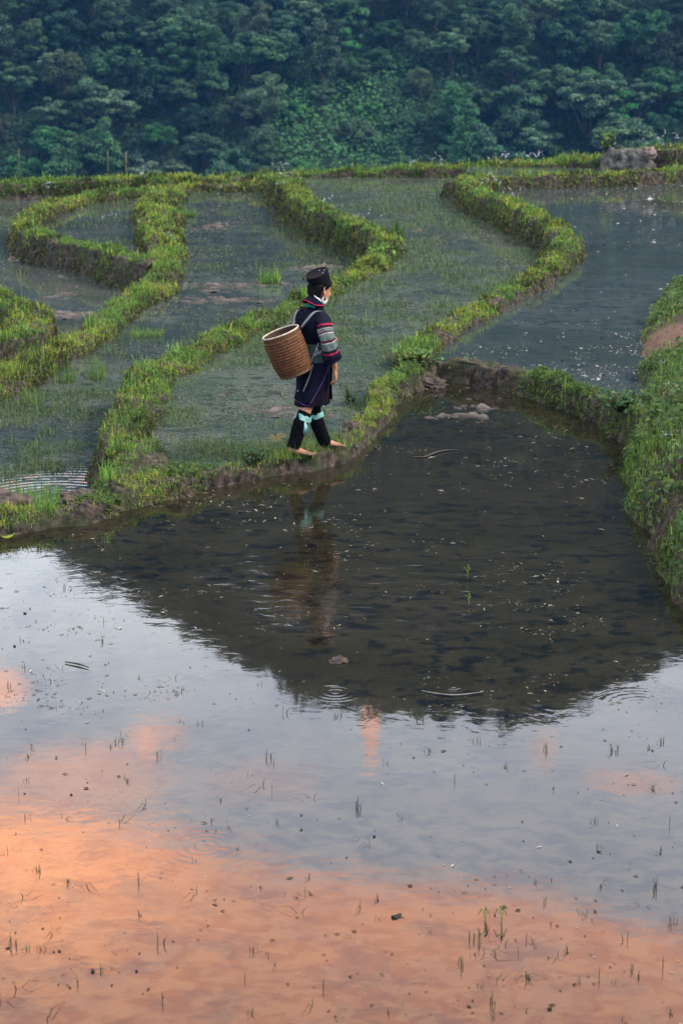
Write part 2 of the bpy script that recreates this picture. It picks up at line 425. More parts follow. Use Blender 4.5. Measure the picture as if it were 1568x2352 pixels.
def forest_mass():
    """the wooded slope above the frame (seen mirrored in the pond) and the undergrowth between the trees"""
    hp = Heap()
    pal = np.array([(.024, .056, .028), (.03, .066, .03), (.02, .046, .026), (.04, .068, .038)])
    r = 321.0
    while r < 560:
        x = -150.0
        while x < 150:
            xx, rr = x+rng.uniform(-2.5, 2.5), r+rng.uniform(-3, 3)
            if abs(xx) < rr*.5:
                a = math.asin(xx/rr); te = math.tan(float(ridge_el(a))); rmax = (255-3.86-TREE_TOP)/(.85-te)
                if rr < rmax+6:
                    z = float(hill_z(a, rr)); s = rng.uniform(.75, 1.2); n = 230
                    dd = rand_dirs(n, .3); rad = rng.uniform(.3, 1, n)[:, None]**.5
                    lobes = rng.normal(0, .33, (5, 3))[rng.integers(0, 5, n)]
                    P = np.array([xx, rr*math.cos(a), z+3.4*s]) + (dd*rad*.75+lobes)*np.array([3.9, 3.9, 3.6])*s
                    nr = dd*.7+np.array([0, 0, .8])+rng.normal(0, .4, (n, 3)); nr /= np.linalg.norm(nr, axis=1)[:, None]
                    V, q, c = leaf_quads(P, rng.uniform(1.0, 1.8, n), nr, pick(pal[rng.integers(0, 4)][None], n, .15), .7); hp.add(V, q, None, c)
            x += 5.6
        r += 6.2
    for aa in np.arange(-R(17), R(17), .0045):           # the close canopy along the ridge
        te = math.tan(float(ridge_el(aa))); rmax = (255-3.86-TREE_TOP)/(.85-te)
        for dr in (-9, -5, -1):
            rr = rmax+dr+rng.uniform(-1, 1); a = aa+rng.uniform(-.002, .002); z = float(hill_z(a, rr)); n = 90; dd = rand_dirs(n, .3)
            P = np.array([rr*math.sin(a), rr*math.cos(a), z+2.6+rng.uniform(-.5, .8)]) + dd*(rng.uniform(.3, 1, n)[:, None]**.5)*np.array([2.6, 2.6, 2.4])
            nr = dd*.7+np.array([0, 0, .8])+rng.normal(0, .4, (n, 3)); nr /= np.linalg.norm(nr, axis=1)[:, None]
            V, q, c = leaf_quads(P, rng.uniform(.8, 1.4, n), nr, pick(pal, n, .15), .7); hp.add(V, q, None, c)
    n = 90000
    r = rng.uniform(262, 324, n); a = rng.uniform(-R(12.5), R(12.5), n); z = hill_z(a, r); x = r*np.sin(a); y = r*np.cos(a)
    hgt = np.clip(fbm(x/3.2, r/3.2, 31, 3)*5.5-1.0, .2, 5)
    P = np.stack([x, y, z + hgt*rng.uniform(.35, 1, n)], 1)
    nr = np.array([0, -.5, 1.0]) + rng.normal(0, .5, (n, 3)); nr /= np.linalg.norm(nr, axis=1)[:, None]
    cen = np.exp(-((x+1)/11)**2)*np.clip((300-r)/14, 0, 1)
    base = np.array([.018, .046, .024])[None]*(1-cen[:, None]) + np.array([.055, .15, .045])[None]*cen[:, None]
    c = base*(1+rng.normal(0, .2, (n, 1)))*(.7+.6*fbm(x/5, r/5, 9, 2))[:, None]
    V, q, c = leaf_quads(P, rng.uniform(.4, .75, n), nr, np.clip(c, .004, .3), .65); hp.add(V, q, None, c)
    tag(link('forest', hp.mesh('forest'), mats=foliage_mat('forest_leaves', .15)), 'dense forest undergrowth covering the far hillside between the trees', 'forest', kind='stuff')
forest_mass()

def haze_box():
    m = bpy.data.materials.new('haze_air'); m.use_nodes = True; n = m.node_tree; n.nodes.clear()
    v = n.nodes.new('ShaderNodeVolumePrincipled'); v.inputs['Color'].default_value = (.12, .42, 1.0, 1); v.inputs['Density'].default_value = HAZE
    v.inputs['Anisotropy'].default_value = .0
    o = n.nodes.new('ShaderNodeOutputMaterial'); n.links.new(v.outputs[0], o.inputs['Volume'])
    bm = bmesh.new(); bmesh.ops.create_cube(bm, size=1)
    for q in bm.verts: q.co = Vector((q.co.x*7600, q.co.y*7600, -56 if q.co.z < 0 else 260))
    me = bpy.data.meshes.new('haze'); bm.to_mesh(me); bm.free()
    tag(link('haze', me, mats=m), 'thin blue evening haze over the valley', 'haze', kind='stuff')
HAZE = 1.75e-4
haze_box()
# ------------------------------------------------------------------ water levels and field banks
ZF, ZC, ZU, ZB, ZA, ZA2, ZS = 0.0, 0.035, 0.13, -0.30, -0.62, -0.38, 0.30
def P_(*rows): return rows
# every row: photo x, photo y of the crest line, half width (m), crest level, grass on left flank / crest / right flank
BANKS = {
 'path': dict(rough=1.0, zl=ZC, zr=ZF, step=.03, pts=P_((-160, 1205, .20, .12, .8, .8, .25), (-40, 1184, .20, .12, .8, .8, .25), (60, 1176, .20, .12, 1, .8, .2), (130, 1172, .14, .11, .7, .25, .05), (190, 1152, .18, .15, .3, .1, .0), (240, 1130, .24, .13, .8, .8, .4),
      (320, 1103, .30, .14, 1, 1, .8), (400, 1091, .24, .13, .8, .9, .6), (460, 1084, .14, .11, .5, .2, .02), (540, 1073, .14, .12, .5, .15, .02), (620, 1054, .15, .13, .7, .25, .03), (676, 1040, .18, .14, .9, .42, .06), (720, 1030, .18, .14, .9, .42, .06),
      (763, 1019, .18, .14, .9, .42, .06), (800, 1003, .16, .14, .7, .35, .05), (832, 972, .15, .15, .9, .6, .10), (862, 920, .16, .16, .9, .9, .25), (898, 872, .18, .18, 1, .9, .3), (940, 842, .2, .20, 1, .8, .2), (965, 826, .2, .22, 1, .6, .1))),
 'wall': dict(rough=1.0, zl=ZU, zr=ZF, step=.035, pts=P_((955, 826, .20, .22, .9, .5, .1), (1010, 822, .20, .22, .1, .15, .08), (1070, 829, .20, .22, .0, .05, .12), (1130, 838, .18, .22, .02, .1, .2), (1190, 846, .16, .22, .1, .25, .4), (1240, 860, .14, .22, .4, .6, .7),
      (1310, 882, .14, .23, .4, .5, .5), (1380, 904, .16, .24, .5, .6, .7), (1440, 922, .2, .27, .8, .8, 1), (1500, 942, .25, .32, 1, 1, 1), (1600, 962, .3, .4, 1, 1, 1))),
 'crescent': dict(zl=ZC, zr=ZU, step=.09, pts=P_((945, 832, .2, .21, 1, .7, .2), (965, 793, .22, .22, 1, .9, .3), (1000, 762, .22, .23, .9, .9, .3), (1060, 724, .22, .24, .9, .9, .25), (1130, 688, .22, .25, .9, .9, .2), (1200, 648, .22, .27, .9, .9, .2), (1262, 606, .25, .30, .9, 1, .3),
      (1292, 562, .28, .36, .9, 1, .8), (1275, 522, .28, .42, .9, 1, .9), (1220, 487, .27, .46, .8, 1, .9), (1160, 460, .26, .46, .75, 1, .8), (1110, 440, .26, .45, .7, .9, .8), (1078, 424, .28, .42, .7, .8, .7), (1058, 412, .32, .38, .8, .9, .9))),
 'serpent': dict(zl=ZC, zr=ZB, step=.09, pts=P_((655, 403, .42, .12, .9, .9, .9), (668, 426, .36, .17, .9, .9, .8), (695, 452, .30, .21, .9, .9, .7), (738, 480, .28, .22, .9, 1, .75), (800, 505, .28, .22, .9, 1, .75), (855, 526, .28, .21, .9, 1, .8), (884, 554, .28, .19, .9, 1, .8), (870, 588, .26, .15, .9, 1, .8),
      (820, 618, .24, .13, .9, 1, .9), (765, 648, .24, .13, 1, 1, 1), (700, 684, .24, .13, 1, 1, 1), (640, 711, .25, .13, 1, 1, 1), (560, 747, .26, .14, 1, 1, 1), (480, 784, .26, .14, 1, 1, 1), (405, 822, .28, .14, 1, 1, 1), (350, 862, .30, .14, 1, 1, 1), (320, 905, .30, .14, 1, 1, 1), (308, 955, .26, .15, 1, 1, 1), (290, 1000, .27, .16, .9, .9, .9),
      (285, 1035, .28, .16, .8, .8, .7), (298, 1068, .32, .15, .9, .9, .7), (325, 1093, .30, .13, 1, 1, .8))),
 'inlet': dict(zl=ZB, zr=ZA, step=.11, pts=P_((395, 432, .5, -.15, .9, 1, .9), (366, 455, .50, -.12, .9, 1, .9), (358, 490, .48, -.10, .9, 1, .9), (370, 530, .42, -.10, .9, 1, .9), (384, 572, .36, -.12, .9, 1, .9), (384, 612, .27, -.15, .9, 1, .9), (350, 655, .34, -.17, .9, 1, .9), (295, 698, .27, -.17, .9, 1, .9), (225, 745, .27, -.16, .9, .9, .9),
      (140, 795, .27, -.16, .9, .9, .9), (55, 840, .34, -.15, 1, 1, 1), (-40, 885, .34, -.15, 1, 1, 1), (-160, 940, .34, -.15, 1, 1, 1))),
 'hook': dict(zl=ZA2, zr=ZA, step=.12, pts=P_((640, 412, .45, -.02, .9, .9, .8), (560, 420, .3, -.1, .9, .9, .8), (470, 424, .3, -.15, .9, .9, .8), (380, 430, .3, -.18, .9, .9, .7), (300, 436, .3, -.2, .9, .9, .7), (210, 446, .3, -.2, .9, .9, .7), (135, 462, .42, -.2, .9, .9, .8), (85, 484, .32, -.18, .9, .9, .7), (58, 508, .30, -.17, .9, 1, .6),
      (72, 530, .30, -.16, .9, 1, .45), (120, 546, .28, -.16, .9, 1, .4), (190, 560, .28, -.16, .9, 1, .4), (255, 575, .28, -.16, .9, 1, .45), (315, 592, .34, -.14, .9, 1, .7), (370, 600, .3, -.14, .9, 1, .8))),
 'knoll': dict(zl=ZA, zr=ZA-.4, step=.09, pts=P_((-200, 800, .4, -.25, .9, 1, .9), (-60, 795, .45, -.22, .9, 1, .9), (20, 765, .42, -.22, .9, 1, .9), (55, 735, .40, -.22, .9, 1, .9), (40, 700, .38, -.24, .9, 1, .9), (-20, 675, .4, -.25, .9, 1, .9), (-120, 655, .4, -.25, .9, 1, .9))),
 'rim': dict(zl=-1.6, zr=-.5, step=.16, pts=P_((-200, 424, .55, -.26, .9, 1, .9), (-40, 420, .55, -.24, .9, 1, .9), (100, 415, .55, -.22, .9, 1, .9), (300, 410, .55, -.16, .9, 1, .7), (500, 407, .55, -.08, .9, 1, .8), (640, 402, .6, .02, .9, 1, .9), (740, 398, .55, .10, .9, 1, .7), (830, 392, .45, .16, .9, .9, .5), (1000, 385, .45, .24, .9, .9, .4),
      (1150, 376, .5, .34, .9, 1, .7), (1300, 366, .6, .45, .9, 1, .9), (1400, 356, .75, .56, .9, 1, .9), (1500, 344, .9, .72, .9, 1, .8), (1600, 334, 1.0, .85, .9, 1, .8), (1760, 322, 1.0, .9, .9, 1, .8))),
 'ledge': dict(zl=ZS, zr=ZU, step=.13, pts=P_((1062, 410, .35, .42, .8, .8, .6), (1130, 405, .3, .40, .7, .7, .4), (1230, 402, .3, .40, .8, .8, .4), (1330, 398, .3, .40, .8, .8, .4), (1420, 396, .3, .40, .8, .8, .4), (1500, 391, .35, .41, .8, .8, .5), (1600, 382, .4, .43, .8, .8, .4), (1760, 372, .4, .45, .8, .8, .4))),
}
M_earth = newmat('wet_earth'); _p = pos()
_a = nz(_p, 3.0, 6); _b = nz(_p, 14.0, 6, .65)
_c = mixc(ramp(_b, .36, .72), (.007, .0052, .004), (.115, .085, .064))
_c = mixc(ramp(_a, .46, .64)*.7, _c, (.026, .034, .010))
finish(M_earth, _c, .82, bump(nz(_p, 30, 6, .7), .9, .02, bump(nz(_p, 8, 4, .6), .8, .05)), spec=.3)
GREEN = np.array([(0.2125, 0.3404, 0.0419), (0.1558, 0.297, 0.0457), (0.2691, 0.355, 0.0534), (0.085, 0.1811, 0.0381), (0.1204, 0.2391, 0.0419), (0.0567, 0.1232, 0.0343)])
YELL = np.array([(0.4182, 0.4082, 0.0597), (0.3783, 0.3584, 0.0677), (0.2987, 0.3385, 0.0399), (0.2389, 0.219, 0.0498)])
STRAW = np.array([(0.24, 0.186, 0.09), (0.186, 0.138, 0.066), (0.12, 0.09, 0.042)])
FRESH = np.array([(0.1177, 0.2363, 0.0512), (0.1069, 0.2013, 0.0512), (0.1605, 0.2624, 0.0467)])
DARKG = np.array([(0.0414, 0.0736, 0.0161), (0.0529, 0.0805, 0.0184), (0.069, 0.0759, 0.023), (0.0633, 0.0483, 0.023), (0.0299, 0.0483, 0.0126)])
M_grass = foliage_mat('grass_blades', .3)
class Bank:
    def __init__(s, d):
        s.zl, s.zr = d['zl'], d['zr']; s.rough = d.get('rough', .4); rows = []
        for (px, py, w, zc, gl, gc, gr) in d['pts']:
            p = at(px, py, zc); rows.append((p.x, p.y, w*.70, zc, gl, gc, gr))
        _, L = catmull(rows, 10)
        s.L = L; s.n = n = max(12, int(L/d['step']))
        D, _ = catmull(rows, n); s.D = D
        T = np.gradient(D[:, :2], axis=0); T /= np.linalg.norm(T, axis=1)[:, None]; s.N = np.stack([-T[:, 1], T[:, 0]], 1)
        s.seed = int(abs(D[0, 0]*10)) % 97
    def surf(s, fi, t):
        """fi: fractional index along, t in [-2,2]: -2..-1 right flank, -1..1 crest, 1..2 left flank"""
        i = np.arange(s.n); g = lambda k: np.interp(fi, i, s.D[:, k])
        x, y, w, zc = g(0), g(1), g(2), g(3); nx, ny = np.interp(fi, i, s.N[:, 0]), np.interp(fi, i, s.N[:, 1])
        at_ = np.abs(t); side = np.clip(at_-1, 0, 1); zw = np.where(t > 0, s.zl, s.zr)-.12
        drop = np.maximum(zc-zw, .08)
        # ragged edge
        e = (fbm(x*1.7+40, y*1.7, s.seed, 3)-.5)*.46*np.minimum(w/.3, 1.2) + (fbm(x*6, y*6, s.seed+3, 2)-.5)*.10
        off = np.sign(t)*(np.minimum(at_, 1)*(w+np.where(at_ > .5, e*np.sign(t)*1.0, 0)) + side**1.3*(.05+.28*np.minimum(drop, .6)))
        z = zc - np.minimum(at_, 1)**2*.035 - side**.8*drop
        X, Y = x+nx*off, y+ny*off
        z = z + (fbm(X*2.8, Y*2.8, s.seed+9, 3)-.5)*.19*(1-.5*side) + (fbm(X*11, Y*11+t*1.5, s.seed+5, 2)-.5)*(.05+.05*side)
        if s.rough: z = z + (fbm(X*20, Y*20+t*2, s.seed+6, 3)-.5)*.07*s.rough; Y = Y - (fbm(X*9+t*3, z*14, s.seed+7, 3)-.35)*.10*s.rough*side
        return np.stack([X, Y, z], -1)
    def build(s, name):
        t = np.concatenate([np.linspace(-2, -.9, 16), [-.7, -.45, -.15, .15, .45, .7], np.linspace(.9, 2, 12)])
        I, Tt = np.meshgrid(np.arange(s.n), t, indexing='ij')
        V = s.surf(I.astype(float), Tt).reshape(-1, 3); m = len(t)
        i, j = np.meshgrid(np.arange(s.n-1), np.arange(m-1), indexing='ij'); k = (i*m+j).ravel()
        q = np.stack([k, k+m, k+m+1, k+1], 1)
        return tag(link('earth_bank', np_mesh('earth_bank', V, q, smooth=True), mats=M_earth), name, 'field bank', kind='structure')
    def grass(s, dens, hscale, hp, side_hang=True):
        dist = s.D[:, 1].mean(); n = int(s.L*(2*s.D[:, 2].mean()+.7)*dens)
        fi = rng.uniform(0, s.n-1, n); t = rng.uniform(-2.0, 2.0, n)
        P = s.surf(fi, t); i = np.arange(s.n)
        gl, gc, gr = (np.interp(fi, i, s.D[:, k]) for k in (4, 5, 6))
        g = np.where(t > 1, gl, np.where(t < -1, gr, gc))
        zw = np.where(t > 0, s.zl, s.zr)
        cl = fbm(P[:, 0]*1.3, P[:, 1]*1.3, s.seed+20, 3); cl2 = fbm(P[:, 0]*4, P[:, 1]*4, s.seed+21, 2)
        g = np.where((np.abs(t) > 1.05) & (g > .3), g*2.4, g)
        keep = (rng.uniform(0, 1, n) < g*np.where(g > .65, .24, .05)+g*1.9*np.clip(cl2-.25, 0, 1)) & (P[:, 2] > zw-.02)
        P, t, cl, cl2, g = P[keep], t[keep], cl[keep], cl2[keep], g[keep]; n = len(P); dist = P[:, 1]
        flank = np.abs(t) > 1.12
        col = pick(GREEN, n)
        y = (cl > .5) & (rng.uniform(0, 1, n) < .36); col[y] = pick(YELL, y.sum())
        f = (cl < .42) & (rng.uniform(0, 1, n) < .6); col[f] = pick(FRESH, f.sum())
        st = rng.uniform(0, 1, n) < .06; col[st] = pick(STRAW, st.sum())
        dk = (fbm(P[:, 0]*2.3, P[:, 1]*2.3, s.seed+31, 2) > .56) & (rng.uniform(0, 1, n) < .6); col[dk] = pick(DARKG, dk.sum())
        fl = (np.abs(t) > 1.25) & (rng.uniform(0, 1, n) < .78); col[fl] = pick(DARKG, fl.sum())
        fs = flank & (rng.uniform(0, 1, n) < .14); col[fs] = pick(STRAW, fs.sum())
        h = hscale*.78*rng.gamma(3, .333, n)*(.35+1.3*cl2)*np.where(flank, 1.1, 1.0)
        w = np.maximum(.005, dist*.00038)*rng.uniform(.7, 1.4, n)
        hp.add(*blades(P - np.array([0, 0, .015]), h, w, col, .55, np.where(flank, .35, 0)[:, None]))
        k = rng.uniform(0, 1, n) < np.where(flank, 1.0, .80)*(cl2 > .28); Q = P[k] + rng.uniform(0, 1, (k.sum(), 1))*np.array([[0, 0, 1.0]])*h[k][:, None]*.6; m = len(Q)
        nr = np.array([0, 0, 1.0]) + rng.normal(0, .5, (m, 3)) + np.where(flank[k], -.5, 0)[:, None]*np.array([[0, 1.0, 0]]); nr /= np.linalg.norm(nr, axis=1)[:, None]
        V, q, c = leaf_quads(Q, np.maximum(.013, Q[:, 1]*.00085)*rng.uniform(.6, 1.4, m), nr, col[k]*rng.uniform(.7, 1.15, (m, 1)), .6); hp.add(V, q, None, c)
BANK = {k: Bank(d) for k, d in BANKS.items()}
NAMES = {'path': 'narrow muddy footpath bank running along the front pond', 'wall': 'bare dark earth bank between front pond and upper pond', 'crescent': 'crescent shaped grassy bank round the upper pond',
         'serpent': 'winding grassy bank with steep dark flank curving behind the woman', 'inlet': 'grassy bank separating the leftmost ponds', 'hook': 'hooked grassy bank round the small far pond', 'knoll': 'rounded grassy bank end at the left edge',
         'rim': 'long grassy rim at the far edge of the terraces', 'ledge': 'low thin grassy ledge below the boulder'}
DENS = {'path': (6500, .042), 'wall': (3500, .05), 'crescent': (4200, .062), 'serpent': (4600, .066), 'inlet': (3600, .070), 'hook': (2400, .075), 'knoll': (4200, .07), 'rim': (2400, .085), 'ledge': (2200, .07)}
for k, b in BANK.items():
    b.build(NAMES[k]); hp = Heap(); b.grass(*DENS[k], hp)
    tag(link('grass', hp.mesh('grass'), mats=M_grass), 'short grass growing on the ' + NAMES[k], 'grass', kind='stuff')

# ------------------------------------------------------------------ ponds
def water_mat(name, c1, c2, c3, wave=.25, scale=1.0, rings=(), rough=.03, ior=1.40, c4=None, far=None):
    """turbid shallow water: mud showing through in patches, a faint ripple, rain rings"""
    m = newmat(name); p = pos(); x, y, z = sepxyz(p)
    v = comb(x*.8*scale, y*1.0*scale, 0.0)
    na = nz(v, 1.1, 5, .55, .4); nb = nz(comb(x*5.0, y*6.5, 5.0), 1.5, 5, .6, .5); nc_ = nz(comb(x*.35, y*.35, 9.0), 1.0, 3)
    c = mixc(ramp(na, .38, .62), c1, c2); c = mixc(ramp(nb, .50, .62)*.92, c, c3)
    if c4: c = mixc(ramp(nc_, .45, .65)*.7, c, c4)
    if far: c = mixc(ramp(y, 7.0, 11.0, .75, 0.0), c, mixc(ramp(nb, .40, .62), (.060, .046, .030), (.014, .014, .014)))
    h = nz(comb(x*3.0, y*3.4, 2.0), 2.4, 3, .5, .3)
    h = h*ramp(nz(comb(x*.5, y*.5, 4.0), 1.0, 2), .3, .7, .35, 1.0)
    if far:
        dx, dy = (x-.5)/1.8, (y-13.7)/2.7; WIND = ramp(dx*dx+dy*dy+(nz(comb(x*.8, y*.8, 3.0), 1.0, 2)-.5)*.6, .35, 1.0, 1.0, 0.0); rgh = WIND*.055 + .02
        h = h*(1.0 + WIND*5.0)
    for (px, py, zz, rad, lam, amp) in rings:
        q = at(px, py, zz); dx = x - q.x; dy = y - q.y; d = S.m('SQRT', dx*dx + dy*dy)
        rg = S.m('SINE', d*(2*math.pi/lam))*ramp(d, rad*.45, rad, 1, 0)*ramp(nz(comb(x*3, y*3, 1.0), 1.5, 2), .38, .66, .0, 1.0)
        h = h + rg*(amp*.26)
    return finish(m, c, rgh if far else rough, bump(h, 1.0, .0030*wave), ior=ior)
def pond(name_label, pts, z, mat, fine=None):
    """flat water sheet inside an outline of world xy points"""
    bm = bmesh.new(); vs = [bm.verts.new((p[0], p[1], z)) for p in pts]
    f = bm.faces.new(vs); f.normal_update()
    if f.normal.z < 0: f.normal_flip()
    bmesh.ops.triangulate(bm, faces=bm.faces[:], ngon_method='EAR_CLIP')
    me = bpy.data.meshes.new('water'); bm.to_mesh(me); bm.free()
    return tag(link('water', me, mats=mat), name_label, 'pond', kind='structure')
def line(k, a=0.0, b=1.0, step=8):
    D = BANK[k].D[:, :2]; n = len(D); i0, i1 = int(a*(n-1)), int(b*(n-1)); return [tuple(p) for p in D[i0:i1+1:step]] + [tuple(D[i1])]
def near_i(k, px, py, z):
    p = at(px, py, z); D = BANK[k].D; return float(np.argmin((D[:, 0]-p.x)**2+(D[:, 1]-p.y)**2))/(len(D)-1)
RINGS_F = [(770, 1590, 0, .20, .045, .34), (1040, 1577, 0, .13, .032, .6), (390, 1787, 0, .42, .050, .28), (745, 1852, 0, .24, .045, .35), (470, 1945, 0, .50, .045, .30), (200, 1960, 0, .55, .07, .12), (1470, 1618, 0, .34, .05, .4), (400, 1600, 0, .14, .04, .4),
           (1150, 1660, 0, .5, .07, .14), (850, 1740, 0, .45, .06, .2), (1590, 1600, 0, .3, .05, .4)]
M_wF = water_mat('front_pond_water', (.0165, .0142, .0070), (.0230, .0195, .0105), (.0045, .0048, .0050), .20, 1.6, RINGS_F, .02, 1.42, c4=(.022, .0178, .0105), far=(10.0, 15.5, .02, .045))
M_wC = water_mat('milky_pond_water', (.058, .074, .060), (.100, .114, .092), (.022, .032, .030), .55, 1.0, c4=(.050, .078, .046), ior=1.33)
M_wB = water_mat('left_pond_water', (.046, .059, .053), (.088, .100, .084), (.017, .024, .026), .55, 1.0, [(110, 1150, ZB, 1.6, .10, 4.2)], c4=(.022, .030, .036))
M_wA = water_mat('far_left_pond_water', (.050, .064, .064), (.080, .084, .070), (.036, .048, .046), .30, .8, c4=(.030, .044, .036))
M_wU = water_mat('upper_pond_water', (.045, .058, .060), (.058, .070, .068), (.020, .026, .031), .75, 1.0, c4=(.030, .040, .034))
c0 = near_i('serpent', 330, 1100, .18)
ip = near_i('path', 345, 1104, .19)
pond('still front pond mirroring the hill and the orange evening sky', [(-14, 3), (14, 3), (14, at(1600, 965, .5).y)] + line('wall')[::-1] + line('path')[::-1] + [(-14, BANK['path'].D[0, 1])], ZF, M_wF)
pond('weedy milky pond behind the woman', line('path', ip, 1.0) + line('crescent') + [tuple(at(1062, 405, .3).xy)] + line('rim', near_i('rim', 740, 398, .1), near_i('rim', 1150, 376, .34))[::-1] + line('serpent'), ZC, M_wC)
pond('dark upper pond with pale floating flecks', line('crescent') + line('ledge') + [(16, BANK['ledge'].D[-1, 1]), (16, at(1600, 965, .5).y)] + line('wall')[::-1], ZU, M_wU)
pond('narrow strip of water under the far rim', line('ledge') + line('rim', near_i('rim', 1062, 384, .3), 1.0)[::-1], ZS, M_wC)
pond('long weedy pond left of the winding bank', line('inlet') + [tuple(BANK['path'].D[0, :2])] + line('path', 0, ip) + line('serpent')[::-1] + line('hook', 0, near_i('hook', 395, 430, -.15)), ZB, M_wB)
pond('small far pond inside the hooked bank', line('hook') + line('inlet', 0, near_i('inlet', 390, 600, -.15))[::-1], ZA2, M_wA)
_o = [tuple(at(-200, 424, -.26).xy), tuple(at(-500, 900, -.3).xy), tuple(BANK['inlet'].D[-1, :2])]
pond('lowest pond at the left edge with mud showing', line('rim', 0, near_i('rim', 640, 402, .02)) + line('hook', 0, near_i('hook', 395, 430, -.15)) + line('inlet') + [tuple(at(-400, 940, -.3).xy)], ZA, M_wA)
# ------------------------------------------------------------------ the overgrown bank on the near right
KB = np.array([(*at(px, py, z).xy, z, h) for px, py, z, h in [
    (1760, 640, ZU, .40), (1640, 650, ZU, .42), (1560, 672, ZU, .40), (1512, 696, ZU, .36), (1494, 735, ZU, .34), (1484, 775, ZU, .34), (1479, 825, ZU, .36), (1476, 880, ZU, .42), (1470, 930, ZU-.05, .50),
    (1448, 975, .05, .60), (1430, 1020, 0, .66), (1430, 1075, 0, .70), (1440, 1125, 0, .72), (1456, 1180, 0, .74), (1478, 1240, 0, .76), (1492, 1295, 0, .78), (1520, 1345, 0, .80), (1556, 1390, 0, .80), (1610, 1450, 0, .8), (1690, 1530, 0, .8), (1820, 1660, 0, .8), (2100, 1900, 0, .8)]])
KD, KL = catmull(KB, 240)
KT = np.gradient(KD[:, :2], axis=0); KT /= np.linalg.norm(KT, axis=1)[:, None]; KN = np.stack([-KT[:, 1], KT[:, 0]], 1)
def k_surf(fi, u):
    i = np.arange(len(KD)); x, y, z0, hc = (np.interp(fi, i, KD[:, k]) for k in range(4))
    nx, ny = np.interp(fi, i, KN[:, 0]), np.interp(fi, i, KN[:, 1])
    e = (fbm(x*1.5, y*1.5, 71, 3)-.5)*.30
    o = u + e*np.clip(1-u/3, 0, 1)
    prof = np.interp(u, [-.15, 0, .12, .35, .7, 1.2, 2.2, 5], [-.25, 0, .32, .62, .86, 1.0, 1.12, 1.3])
    X, Y = x+nx*o, y+ny*o
    z = z0 + prof*hc + (fbm(X*2.2, Y*2.2, 72, 4)-.5)*.22*np.clip(u+.2, 0, 1)
    return np.stack([X, Y, z], -1)
def right_bank():
    u = np.array([-.15, 0, .06, .12, .22, .35, .5, .7, .95, 1.2, 1.6, 2.2, 3.2, 5])
    I, U = np.meshgrid(np.arange(len(KD)), u, indexing='ij'); V = k_surf(I.astype(float), U).reshape(-1, 3); m = len(u)
    i, j = np.meshgrid(np.arange(len(KD)-1), np.arange(m-1), indexing='ij'); k = (i*m+j).ravel()
    tag(link('earth_bank', np_mesh('earth_bank', V, np.stack([k, k+1, k+m+1, k+m], 1), smooth=True), mats=M_kbank), 'tall overgrown bank rising at the right edge of the front pond', 'field bank', kind='structure')
    hp = Heap(); n = 170000
    fi = rng.uniform(0, len(KD)-1, n); uu = rng.uniform(0.0, 1.0, n)**1.3*2.6
    P = k_surf(fi, uu); bald = np.exp(-(((P[:, 0]-BALD.x)/.55)**2+((P[:, 1]-BALD.y)/1.1)**2))
    cl = fbm(P[:, 0]*1.6, P[:, 1]*1.6, 80, 3); cl2 = fbm(P[:, 0]*5, P[:, 1]*5, 81, 2)
    keep = rng.uniform(0, 1, n) < np.clip(.1+1.7*(cl2-.2), .03, 1)*(1-np.clip(bald*1.5, 0, .98)); P, cl, cl2, uu = P[keep], cl[keep], cl2[keep], uu[keep]; n = len(P)
    col = pick(FRESH, n); a = (cl > .44) & (rng.uniform(0, 1, n) < .8); col[a] = pick(GREEN, a.sum())
    b = (fbm(P[:, 0]*1.1+9, P[:, 1]*1.1, 83, 2) > .55) & (rng.uniform(0, 1, n) < .55); col[b] = pick(np.array([(.13, .07, .03), (.10, .06, .03), (.12, .10, .03)]), b.sum())
    d = rng.uniform(0, 1, n) < .22; col[d] = pick(DARKG, d.sum())
    h = .064*rng.gamma(3, .333, n)*(.4+1.2*cl2)
    hp.add(*blades(P-np.array([0, 0, .015]), h, rng.uniform(.004, .009, n), col, .6, .12))
    tag(link('grass', hp.mesh('grass'), mats=M_grass), 'tangled long grass on the tall bank at the right edge', 'grass', kind='stuff')
    hp = Heap(); n = 15000
    n = 34000; fi = rng.uniform(0, len(KD)-1, n); uu = rng.uniform(.0, 1.9, n); P = k_surf(fi, uu)
    g = fbm(P[:, 0]*2.1, P[:, 1]*2.1, 85, 3); bald = np.exp(-(((P[:, 0]-BALD.x)/.6)**2+((P[:, 1]-BALD.y)/1.2)**2))
    k = (g > .45) & (bald < .2); P, g = P[k], g[k]; n = len(P)
    nr = np.array([-.3, -.6, .8]) + rng.normal(0, .5, (n, 3)); nr /= np.linalg.norm(nr, axis=1)[:, None]
    P = P + np.stack([0*g, 0*g, rng.uniform(.0, .12, n)*(1+2*(g-.5))], 1)
    pal = np.array([(.050, .110, .024), (.045, .09, .028), (.075, .135, .030), (.09, .14, .055), (.12, .16, .03)])
    V, q, c = leaf_quads(P, rng.uniform(.03, .075, n), nr, pick(pal, n), .62); hp.add(V, q, None, c)
    tag(link('undergrowth', hp.mesh('undergrowth'), mats=M_grass), 'small broad leaved weeds tangled over the tall right bank', 'undergrowth', kind='stuff')
BALD = at(1560, 712, .62)
M_kbank = newmat('bank_soil'); _p = pos(); _x, _y, _z = sepxyz(_p)
_b = nz(_p, 14.0, 6, .65); _c = mixc(ramp(_b, .3, .7), (.010, .0075, .0055), (.075, .055, .040))
_dx, _dy = (_x-BALD.x)/.55, (_y-BALD.y)/1.0; _c = mixc(ramp(_dx*_dx+_dy*_dy+(nz(_p, 3.0, 3)-.5), .4, 1.2, 1.0, 0.0), _c, mixc(ramp(_b, .3, .7), (.070, .040, .026), (.19, .115, .080)))
finish(M_kbank, _c, .85, bump(nz(_p, 30, 6, .7), .9, .02), spec=.2)
